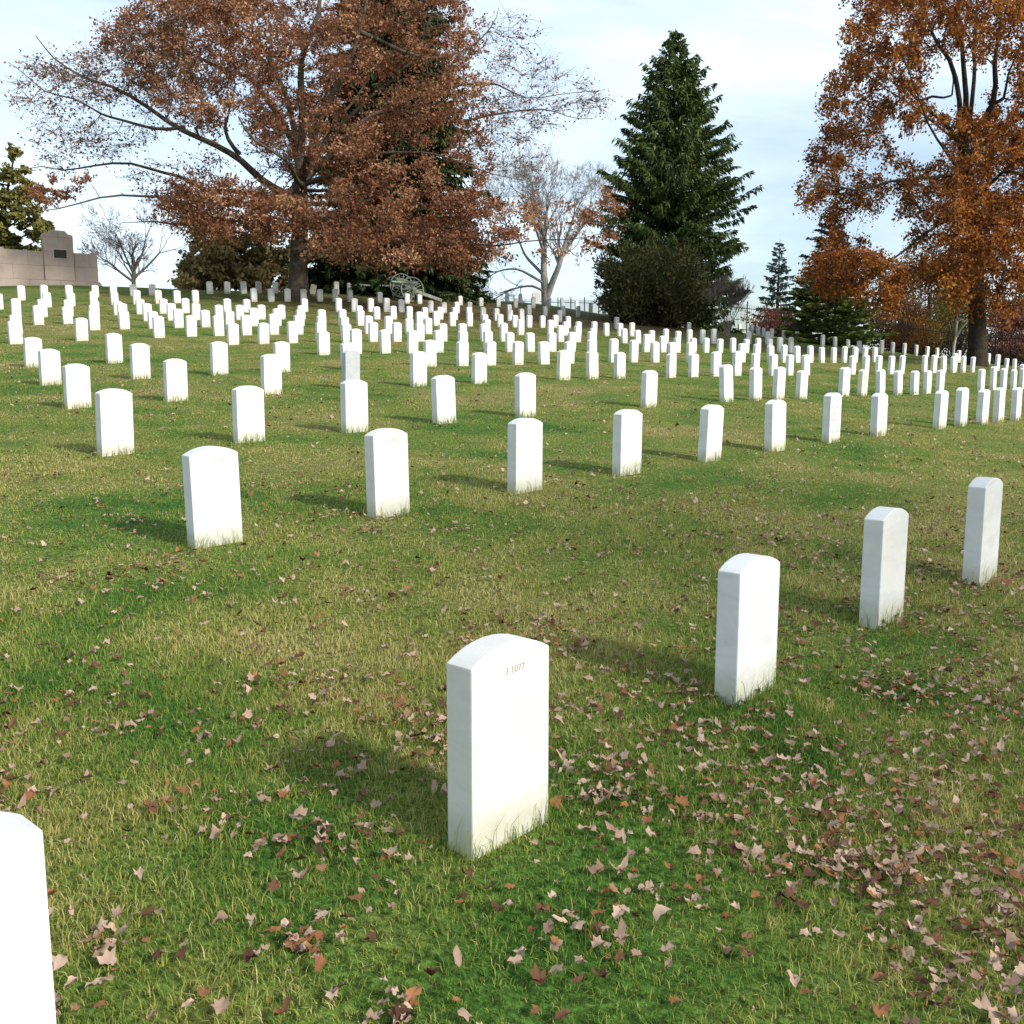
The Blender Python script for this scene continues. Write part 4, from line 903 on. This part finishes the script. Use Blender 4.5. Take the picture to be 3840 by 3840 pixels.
def juniper():
    Y = 61.5; t = Tree(Y); x = ux(452, Y); base = np.array([x, Y, float(ground(x, Y))])
    t.nodes = base[None].copy(); t.rad = np.array([.12])
    for pts in ([(452, 545), (430, 500), (405, 450)], [(452, 545), (470, 490), (490, 450)], [(452, 545), (400, 520), (362, 490)], [(452, 545), (510, 510), (535, 480)], [(452, 545), (446, 480), (440, 440)]):
        t.limb([(a, b, rng.normal()*.5*(k > 0)) for k, (a, b) in enumerate(pts)], .09, .02, step=.4, jitter=.05)
    q = sample_poly([([(342, 540), (352, 490), (368, 452), (395, 432), (430, 438), (448, 455), (480, 440), (520, 446), (548, 478), (545, 545)], 1), ([(368, 470), (430, 445), (440, 540), (350, 540)], .8)], 135, [(505, 495, 15, 10), (470, 470, 10, 9), (540, 520, 8, 10)], 16)
    C = np.array([at(a, b, Y+rng.normal()*1.2) for a, b in q]); d = t.connect(C, .012)
    t.tufts(C, d, .68, 8, 16, .30, .8, .009, (0, 1), -.15)
    t.finish('juniper_bush', 'bronze olive juniper bush left of the big oak trunk', 'bush', 'darkbark', 'brownneedle', base)
juniper()

def sapling():
    Y = 50.5; u = 1803
    t = Tree(Y); x = ux(u, Y); base = np.array([x, Y, float(ground(x, Y))])
    t.nodes = base[None].copy(); t.rad = np.array([.1])
    t.limb([(1800, 684, 0), (1797, 650, 0), (1798, 620, .1), (1806, 590, .3), (1803, 545, .4)], .11, .03)
    t.limb([(1803, 684, 0), (1808, 655, 0), (1815, 630, -.2), (1828, 600, -.3), (1822, 560, -.3)], .085, .03)
    q = sample_poly([([(1770, 560), (1800, 520), (1850, 530), (1850, 600), (1810, 610), (1775, 600)], 1)], 22, (), 4)
    C = np.array([at(a, b, Y+rng.normal()*.6) for a, b in q]); d = t.connect(C, .012)
    t.tufts(C, d, .45, 5, 9, .14, 1, .007, (0, 1), .2)
    t.finish('young_tree', 'slim young tree with two white stems in front of the dark oak trunk', 'tree', 'whitebark', 'yellowgreen', base)
sapling()

def side_tree():
    # stands off to the right and throws thin soft shade over the front rows
    X0, Y0 = 22.6, -8.6; r = np.random.default_rng(77)
    base = np.array([X0, Y0, float(ground(X0, Y0))])
    t = Tree(0); t.nodes = base[None]+np.array([[0, 0, z] for z in np.arange(0, 9, .5)]); t.rad = np.linspace(.34, .2, 18)
    t.w.line(t.nodes, t.rad, 10)
    n = 85; p = unit(r.normal(size=(n, 3)))*(.35+.65*r.random((n, 1))**.4)
    C = base+np.array([0, 0, 14.2])+p*np.array([3.9, 3.9, 2.8])
    d = t.connect(C, .02)
    t.tufts(C, d, 1.1, 7, 5, .17, .9, .009, (0, .9), .1)
    t.finish('oak_tree', 'tall thinly leaved oak behind the viewer, its soft shade crossing the front rows', 'tree', 'oakbark', 'oakleaf', base)
side_tree()

# ------------------------------------------------------------------ monument
def monument():
    Y = 57.6; x = ux(93, Y)
    z = float(ground(x, Y))
    root = empty('stone_monument', (x, Y, z), math.radians(31)); KX = .81
    tag(root, 'pinkish granite monument wall with raised centre block and dark plaque on the hilltop', 'monument')
    def prism(name, prof, y0, y1, mat, batter=0.0):
        bm = bmesh.new()
        f = [bm.verts.new((px*KX, y0, pz)) for px, pz in prof]; b = [bm.verts.new((px*KX, y1, pz)) for px, pz in prof]
        bm.faces.new(f); bm.faces.new(b[::-1]); n = len(prof)
        for k in range(n): bm.faces.new((f[k], b[k], b[(k+1) % n], f[(k+1) % n]))
        bmesh.ops.recalc_face_normals(bm, faces=bm.faces)
        bmesh.ops.bevel(bm, geom=list(bm.edges), offset=.025, segments=2, affect='EDGES')
        return bm_obj(name, bm, mat, root)
    prism('base', [(-3.42, -.5), (3.42, -.5), (3.42, .02), (3.34, .17), (3.28, .26), (-3.28, .26), (-3.34, .17), (-3.42, .02)], -.52, .52, M['granite'])
    prism('wall', [(-3.22, .26), (-.305, .26), (-.305, 1.86), (-2.75, 1.88), (-2.82, 1.97), (-3.2, 1.97)], -.34, .34, M['granite'])
    prism('wall', [(1.655, .26), (3.22, .26), (3.2, 1.93), (2.82, 1.93), (2.75, 1.86), (1.655, 1.86)], -.34, .34, M['granite'])
    prism('centre_block', [(-.30, .26), (1.65, .26), (1.65, 2.80), (1.30, 2.88), (1.18, 3.03), (.30, 3.06), (.10, 2.94), (-.30, 2.84)], -.47, .42, M['granite'])
    bm = bmesh.new(); bm_box(bm, (.62, -.485, 1.74), (.76, .04, .56), None, .01); bm_obj('plaque_border', bm, M['border'], root)
    bm = bmesh.new(); bm_box(bm, (.62, -.51, 1.74), (.66, .03, .46), None, .008); bm_obj('plaque', bm, M['bronze'], root)
monument()

# ------------------------------------------------------------------ cannon and limber
def wheel(root, c, R, axis, spokes=14):
    w = empty('wheel', c); w.parent = root
    bm = bmesh.new(); bm_torus(bm, (0, 0, 0), R-.035, .036, axis, 48, 8, 1.1); bm_obj('rim', bm, M['carriage'], w, True)
    ax = Vector(axis).normalized(); q = ax.to_track_quat('Z', 'Y')
    bm = bmesh.new()
    for k in range(spokes):
        a = 2*math.pi*k/spokes
        d = q @ Vector((math.cos(a), math.sin(a), 0))
        bm_tube(bm, d*.09, d*(R-.045), .026, .02, 6)
    bm_obj('spokes', bm, M['carriage'], w)
    bm = bmesh.new(); bm_tube(bm, -ax*.17, ax*.17, .10, .085, 14); bm_tube(bm, ax*.17, ax*.24, .05, .045, 10); bm_tube(bm, -ax*.24, -ax*.17, .045, .05, 10); bm_obj('hub', bm, M['carriage'], w)
    return w

def cannon():
    Y = 58.6
    x = ux(779, Y)
    R = .72
    root = empty('field_cannon', (x-.35, Y+.55, 0), math.radians(207))
    z = float(ground(x-.1, Y+.3)); root.location.z = z
    tag(root, 'old field cannon with green barrel and spoked wheels under the dark spruce', 'cannon')
    # local frame: +x is the muzzle direction, y is the axle
    wheel(root, (0, .76, R), R, (0, 1, .04)); wheel(root, (0, -.76, R), R, (0, 1, -.04))
    bm = bmesh.new(); bm_box(bm, (0, 0, R), (.14, 1.3, .16), None, .015); bm_obj('axle', bm, M['carriage'], root)
    bm = bmesh.new()
    for s in (-1, 1):
        prof = [(.22, .74), (.26, 1.0), (.1, 1.08), (-.18, 1.02), (-.5, .82), (-.5, .72)]
        f = [bm.verts.new((a, s*.17, b)) for a, b in prof]; g = [bm.verts.new((a, s*.25, b)) for a, b in prof]
        bm.faces.new(f); bm.faces.new(g[::-1])
        for k in range(len(prof)): bm.faces.new((f[k], g[k], g[(k+1) % len(prof)], f[(k+1) % len(prof)]))
    bm_obj('cheek', bm, M['carriage'], root)
    bm = bmesh.new(); bm_box(bm, (-1.2, 0, .46), (1.95, .26, .2), Matrix.Rotation(-.29, 4, 'Y'), .02); bm_obj('trail', bm, M['carriage'], root)
    prof = [(-.78, .0), (-.76, .05), (-.70, .06), (-.66, .035), (-.62, .15), (-.55, .165), (-.1, .15), (.1, .135), (.85, .1), (.93, .115), (1.0, .118), (1.02, .1), (1.02, .055), (.9, .05)]
    bm = bmesh.new(); n = 20; rings = []
    for a, b in prof:
        rings.append([bm.verts.new((a, b*math.cos(2*math.pi*k/n), 1.13+b*math.sin(2*math.pi*k/n)+a*.03)) for k in range(n)])
    for p, q in zip(rings, rings[1:]):
        for k in range(n): bm.faces.new((p[k], p[(k+1) % n], q[(k+1) % n], q[k]))
    bmesh.ops.remove_doubles(bm, verts=bm.verts, dist=.0005)
    bm_tube(bm, (0, -.26, 1.13), (0, .26, 1.13), .05, .05, 12)
    bm_obj('barrel', bm, M['barrel'], root, True)

    Y2 = 61.2; x2 = ux(752, Y2)
    r2 = empty('artillery_limber', (x2, Y2, float(ground(x2, Y2))), math.radians(200))
    tag(r2, 'two wheeled artillery limber with ammunition chest left of the cannon', 'limber')
    wheel(r2, (0, .76, .72), .72, (0, 1, .03)); wheel(r2, (0, -.76, .72), .72, (0, 1, -.03))
    bm = bmesh.new(); bm_box(bm, (0, 0, .72), (.13, 1.3, .15), None, .015); bm_obj('axle', bm, M['carriage'], r2)
    bm = bmesh.new(); bm_box(bm, (0, 0, 1.06), (.48, 1.05, .36), None, .015); bm_box(bm, (0, 0, 1.265), (.54, 1.12, .05), None, .012); bm_obj('chest', bm, M['carriage'], r2)
    bm = bmesh.new()
    for s in (-.3, 0, .3): bm_box(bm, (.1, s, .84), (.9, .08, .09), None, .01)
    bm_box(bm, (1.55, 0, .74), (2.3, .1, .1), None, .015); bm_obj('pole', bm, M['carriage'], r2)
cannon()

# ------------------------------------------------------------------ iron fence
def fence():
    pts = [(-6, 100), (4.3, 94), (16.2, 69), (25, 63.5), (31, 58), (40, 52)]
    root = empty('iron_fence', (16.2, 69, float(ground(16.2, 69))))
    tag(root, 'tall black iron picket fence running along the far edge of the cemetery', 'fence')
    o = np.array(root.location)
    Hf = 1.95
    for (xa, ya), (xb, yb) in zip(pts, pts[1:]):
        L = math.hypot(xb-xa, yb-ya); n = max(1, round(L/2.6))
        for k in range(n):
            p = np.array([xa+(xb-xa)*k/n, ya+(yb-ya)*k/n]); q = np.array([xa+(xb-xa)*(k+1)/n, ya+(yb-ya)*(k+1)/n])
            zp, zq = float(ground(*p)), float(ground(*q))
            P = np.array([*p, zp])-o; Q = np.array([*q, zq])-o
            bm = bmesh.new()
            bm_tube(bm, P-(0, 0, .4), P+(0, 0, Hf+.12), .045, .045, 8); bm_tube(bm, P+(0, 0, Hf+.12), P+(0, 0, Hf+.27), .06, .005, 8)
            bm_obj('post', bm, M['iron'], root)
            bm = bmesh.new()
            for hz in (.22, Hf-.28):
                bm_tube(bm, P+(0, 0, hz), Q+(0, 0, hz), .026, .026, 6)
            m = 17
            for j in range(1, m):
                a = P+(Q-P)*j/m
                bm_tube(bm, a+(0, 0, .08), a+(0, 0, Hf-.1), .0135, .0135, 5); bm_tube(bm, a+(0, 0, Hf-.1), a+(0, 0, Hf+.03), .022, .002, 5)
            bm_obj('picket_panel', bm, M['iron'], root)
fence()

# ------------------------------------------------------------------ grass
def grass():
    n_try = 1500000
    # sample y with density ~ n(y)*(width)
    yy = np.linspace(1.0, 46, 4000)
    dens = np.minimum(15000, 15000*(3.7/yy)**1.95)
    wid = 1.16*yy+5.0
    cdf = np.cumsum(dens*wid); tot = cdf[-1]*(yy[1]-yy[0]); cdf /= cdf[-1]
    n = int(min(tot, 1050000))
    y = np.interp(rng.random(n), cdf, yy)
    x = (rng.random(n)-.5)*(1.16*y+5.0)
    lush = vnoise(x*.9+7, y*.9, 3)*.6+vnoise(x*2.6, y*2.6, 4)*.4
    d = np.hypot(x, y)
    keep = rng.random(n) < .6+.6*lush
    x, y, lush, d = x[keep], y[keep], lush[keep], d[keep]
    h = (.020+.031*lush)*(.5+.9*rng.random(len(x)))*(.65+.7*vnoise(x*5, y*5, 12))*(1-.3*np.clip((d-4)/6, 0, 1))*(1+.010*np.clip(d-10, 0, 40))
    w = .0025*np.maximum(1, d/4.2)**.6*(.7+.6*rng.random(len(x)))
    # long uncut blades round the foot of the headstones
    sx, sy, sh, sw = [], [], [], []
    c, s = math.cos(PHI), math.sin(PHI)
    for (hx, hy, hz, hh, sp, o) in HEADSTONES:
        if hy > 24: continue
        m = int(150*min(1, 9/(hy+4)))
        a = rng.uniform(-.19, .19, m); side = rng.choice([-1, 1], m, p=[.75, .25]); b = side*(STONE_T/2+.004+.025*rng.random(m)**1.5)
        e = rng.random(m) < .2
        a = np.where(e, np.sign(a)*(STONE_W/2+.006+.02*rng.random(m)), a); b = np.where(e, rng.uniform(-.06, .06, m), b)
        sx.append(hx+a*c-b*s); sy.append(hy+a*s+b*c)
        sh.append(np.where(rng.random(m) < .28, .07+.11*rng.random(m), .04+.05*rng.random(m)))
        sw.append(np.full(m, .0026*max(1, hy/5)**.8))
    nx_ = sum(len(a) for a in sx)
    tall = np.concatenate([np.zeros(len(x)), np.ones(nx_)])
    x = np.concatenate([x]+sx); y = np.concatenate([y]+sy); h = np.concatenate([h]+sh); w = np.concatenate([w]+sw)
    n = len(x)
    z = ground(x, y)-.004
    az = rng.random(n)*2*np.pi; lean = np.where(tall > 0, .15+.5*rng.random(n), .25+1.0*rng.random(n))
    dx, dy = np.cos(az), np.sin(az)
    fa = rng.random(n)*2*np.pi
    wx, wy = np.cos(fa)*w*.5, np.sin(fa)*w*.5
    P = np.stack([x, y, z], 1)
    m1 = np.stack([x+dx*h*.35*np.sin(lean*.6), y+dy*h*.35*np.sin(lean*.6), z+h*.55*np.cos(lean*.5)], 1)
    tip = np.stack([x+dx*h*np.sin(lean), y+dy*h*np.sin(lean), z+h*np.cos(lean)], 1)
    W = np.stack([wx, wy, np.zeros(n)], 1)
    V = np.stack([P-W, P+W, m1+W*.8, m1-W*.8, tip], 1).reshape(-1, 3)
    b = np.arange(n, dtype=np.int64)[:, None]*5
    flat = np.concatenate([b+np.array([[0, 1, 2, 3]]), b+np.array([[3, 2, 4]])], 1).ravel()
    sizes = np.tile([4, 3], n)
    tuft = vnoise(x*9, y*9, 31)*.6+vnoise(x*21, y*21, 32)*.4
    tint = np.clip(rng.normal(.48, .31, n)+(tuft-.5)*.75+.45*(rng.random(n) < .12), 0, 1.3)
    dd_ = np.hypot(x, y); tint = .47+(tint-.47)*(1-.45*np.clip((dd_-4)/9, 0, 1))
    tint = np.where(tall > 0, tint*.7, tint)
    me = mesh_np('lawn_grass', V, flat, sizes, M['grass'], False, {'tint': np.repeat(tint, 5)})
    o = link('lawn_grass', me); tag(o, 'short green and yellowing lawn grass covering the hillside', kind='stuff')
    print('grass blades', n)
grass()

# ------------------------------------------------------------------ fallen leaves
def fallen():
    xs, ys = [], []
    def scatter(n, y0, y1, pw, thr, seed, marg=4.2):
        y = y0*(y1/y0)**(rng.random(n)**pw); x = (rng.random(n)-.5)*(1.14*y+marg)
        k = vnoise(x*1.5+3, y*1.5, seed)*.5+vnoise(x*4.1, y*4.1, seed+1)*.5
        side = .60+.36*np.clip(x/(.5*y), -1, 1)*(y < 12)
        m = k*.75+side*.25 > thr+.13*rng.random(n)
        xs.append(x[m]); ys.append(y[m])
    scatter(16500, 1.9, 9, .9, .545, 21)
    scatter(3400, 1.2, 14, .8, .12, 23)
    scatter(8500, 5, 26, .7, .48, 25)
    scatter(5000, 14, 48, .8, .3, 27)
    for cx, cy, n, a_, b_ in ((-.9, 3.9, 420, .8, .6), (.7, 4.6, 700, 1.1, .9), (1.9, 4.6, 420, .7, .8), (-.1, 3.3, 220, .35, .3), (2.6, 7.0, 500, 1.6, 1.4), (0, 7.2, 350, 1.6, 1.0), (.9, 2.9, 160, .4, .35)):
        a = cx+rng.normal(size=n)*a_; b = np.maximum(cy+rng.normal(size=n)*b_, 1.8)
        k = vnoise(a*2.3, b*2.3, 41)*.5+vnoise(a*6, b*6, 42)*.5 > .42+.15*rng.random(n)
        xs.append(a[k]); ys.append(b[k])
    # drifts
    for (cx, cy, n, sx_, sy_) in ((.95, 2.62, 110, .20, .06), (1.15, 2.9, 45, .16, .08), (1.25, 2.3, 50, .25, .1), (2.05, 4.0, 120, .25, .22), (-.5, 3.6, 30, .15, .2), (.55, 4.7, 40, .5, .2), (1.62, 4.05, 40, .12, .1), (-.6, 5.6, 24, .2, .1)):
        xs.append(cx+rng.normal(size=n)*sx_); ys.append(cy+rng.normal(size=n)*sy_)
    # litter below the oak and along the crest
    n = 7000
    a = rng.normal(size=n)*8-5; b = 52+rng.normal(size=n)*6; xs.append(a); ys.append(b)
    a = rng.normal(size=2500)*5+5; b = 58+rng.normal(size=2500)*6; xs.append(a); ys.append(b)
    x = np.concatenate(xs); y = np.concatenate(ys); n = len(x)
    d = np.hypot(x, y)
    size = .0185*(.5+.8*rng.random(n))*np.where(d > 12, 1.25, 1)
    z = ground(x, y)+np.where(d < 20, .020, .045)+.012*rng.random(n)
    # lobed outline
    K = 14; th = np.arange(K)*2*np.pi/K
    lob = np.array([1.15, .78, .98, .66, 1.0, .72, .8, .62, .8, .72, 1.0, .66, .98, .78])
    oval = np.array([1.25, .95, .7, .6, .55, .6, .7, .9, .7, .6, .55, .6, .7, .95])
    isl = rng.random((n, 1)) < .68
    ir = rng.normal(size=(n, K)); ir = (ir+.5*np.roll(ir, 1, 1)+.5*np.roll(ir, -1, 1))/1.4
    rad = np.where(isl, lob, oval)*np.clip(1+.2*ir, .5, 1.5)
    lx = rad*np.cos(th)*size[:, None]; ly = rad*np.sin(th)*size[:, None]*.85
    ca = rng.random((n, 1))*2*np.pi; curl = (rng.normal(size=(n, 1))*20+10); c2 = rng.normal(size=(n, 1))*18
    g = np.cos(ca)*lx+np.sin(ca)*ly; g2 = -np.sin(ca)*lx+np.cos(ca)*ly
    lz = curl*g*g+c2*g2*g2*.6+np.abs(ly)*rng.uniform(-.15, .8, (n, 1))+rng.normal(size=(n, K))*.003
    lz = np.clip(lz, -.015, .032)
    V = np.stack([lx, ly, lz], -1)
    V = np.concatenate([np.zeros((n, 1, 3)), V], 1)
    yaw = rng.random(n)*2*np.pi; tl = np.clip(rng.normal(size=n)*.33, -.6, .6); ta = rng.random(n)*2*np.pi
    cy_, sy_ = np.cos(yaw)[:, None], np.sin(yaw)[:, None]
    X = V[..., 0]*cy_-V[..., 1]*sy_; Yv = V[..., 0]*sy_+V[..., 1]*cy_; Z = V[..., 2]
    Z = Z+np.tan(tl)[:, None]*(X*np.cos(ta)[:, None]+Yv*np.sin(ta)[:, None])
    V = np.stack([X+x[:, None], Yv+y[:, None], Z+z[:, None]], -1).reshape(-1, 3)
    b = np.arange(n)[:, None, None]*(K+1)
    k = np.arange(K)
    tri = np.stack([np.zeros(K, int), 1+k, 1+(k+1) % K], -1)[None]
    Fc = (b+tri).reshape(-1, 3)
    tint = np.where(rng.random(n) < .62, rng.uniform(.55, 1, n), rng.uniform(0, .5, n))
    me = mesh_np('fallen_leaves', V, Fc.ravel(), np.full(len(Fc), 3), M['fallen'], False, {'tint': np.clip(np.repeat(tint, K+1)+rng.normal(size=n*(K+1))*.05, 0, 1)})
    o = link('fallen_leaves', me); tag(o, 'dry tan and rust brown leaves scattered over the lawn', kind='stuff')
    print('fallen', n)
fallen()

# ------------------------------------------------------------------ light, sky, camera
SUN_EL = math.radians(31); SX, SY = .80, -.60
az = math.atan2(SX, SY)
d = Vector((math.sin(az)*math.cos(SUN_EL), math.cos(az)*math.cos(SUN_EL), math.sin(SUN_EL)))
su = bpy.data.lights.new('sun', 'SUN'); su.energy = 3.45; su.angle = math.radians(4.5); su.color = (1, .955, .88)
so = bpy.data.objects.new('sun', su); col.objects.link(so); so.rotation_euler = d.to_track_quat('Z', 'Y').to_euler()
wd = bpy.data.worlds.new('World'); sc.world = wd; wd.use_nodes = True
nt = wd.node_tree; bg = nt.nodes['Background']
sky = nt.nodes.new('ShaderNodeTexSky'); sky.sky_type = 'NISHITA'; sky.sun_disc = False
sky.sun_elevation = SUN_EL; sky.sun_rotation = az; sky.air_density = 1.0; sky.dust_density = 1.2; sky.ozone_density = 1.4; sky.altitude = 160
tc = nt.nodes.new('ShaderNodeTexCoord')
mp = nt.nodes.new('ShaderNodeMapping'); mp.inputs['Scale'].default_value = (1.0, 1.0, 3.4); mp.inputs['Location'].default_value = (.3, .1, .35)
nt.links.new(tc.outputs['Generated'], mp.inputs['Vector'])
nz = nt.nodes.new('ShaderNodeTexNoise'); nz.inputs['Scale'].default_value = 2.1; nz.inputs['Detail'].default_value = 7; nz.inputs['Roughness'].default_value = .55; nz.inputs['Distortion'].default_value = .5
nt.links.new(mp.outputs[0], nz.inputs['Vector'])
rp = nt.nodes.new('ShaderNodeValToRGB'); rp.color_ramp.elements[0].position = .33; rp.color_ramp.elements[0].color = (.08,)*3+(1,); rp.color_ramp.elements[1].position = .66; rp.color_ramp.elements[1].color = (.9,)*3+(1,)
nt.links.new(nz.outputs['Fac'], rp.inputs['Fac'])
mx = nt.nodes.new('ShaderNodeMix'); mx.data_type = 'RGBA'
nt.links.new(rp.outputs['Color'], mx.inputs[0]); nt.links.new(sky.outputs[0], mx.inputs[6]); mx.inputs[7].default_value = (CLOUD[0], CLOUD[1], CLOUD[2], 1)
nt.links.new(mx.outputs[2], bg.inputs['Color']); bg.inputs['Strength'].default_value = .135

cam = bpy.data.cameras.new('camera'); cam.sensor_fit = 'HORIZONTAL'; cam.sensor_width = 36; cam.lens = 36*F_U/1932
cam.clip_start = .05; cam.clip_end = 6000
co = bpy.data.objects.new('camera', cam); col.objects.link(co); co.location = (0, 0, 0); co.rotation_euler = (math.pi/2-PITCH, 0, 0)
sc.camera = co
sc.view_settings.view_transform = 'Standard'; sc.view_settings.look = 'None'; sc.view_settings.gamma = 1.0
sc.view_settings.exposure = .42
sc.cycles.max_bounces = 6; sc.cycles.transparent_max_bounces = 4
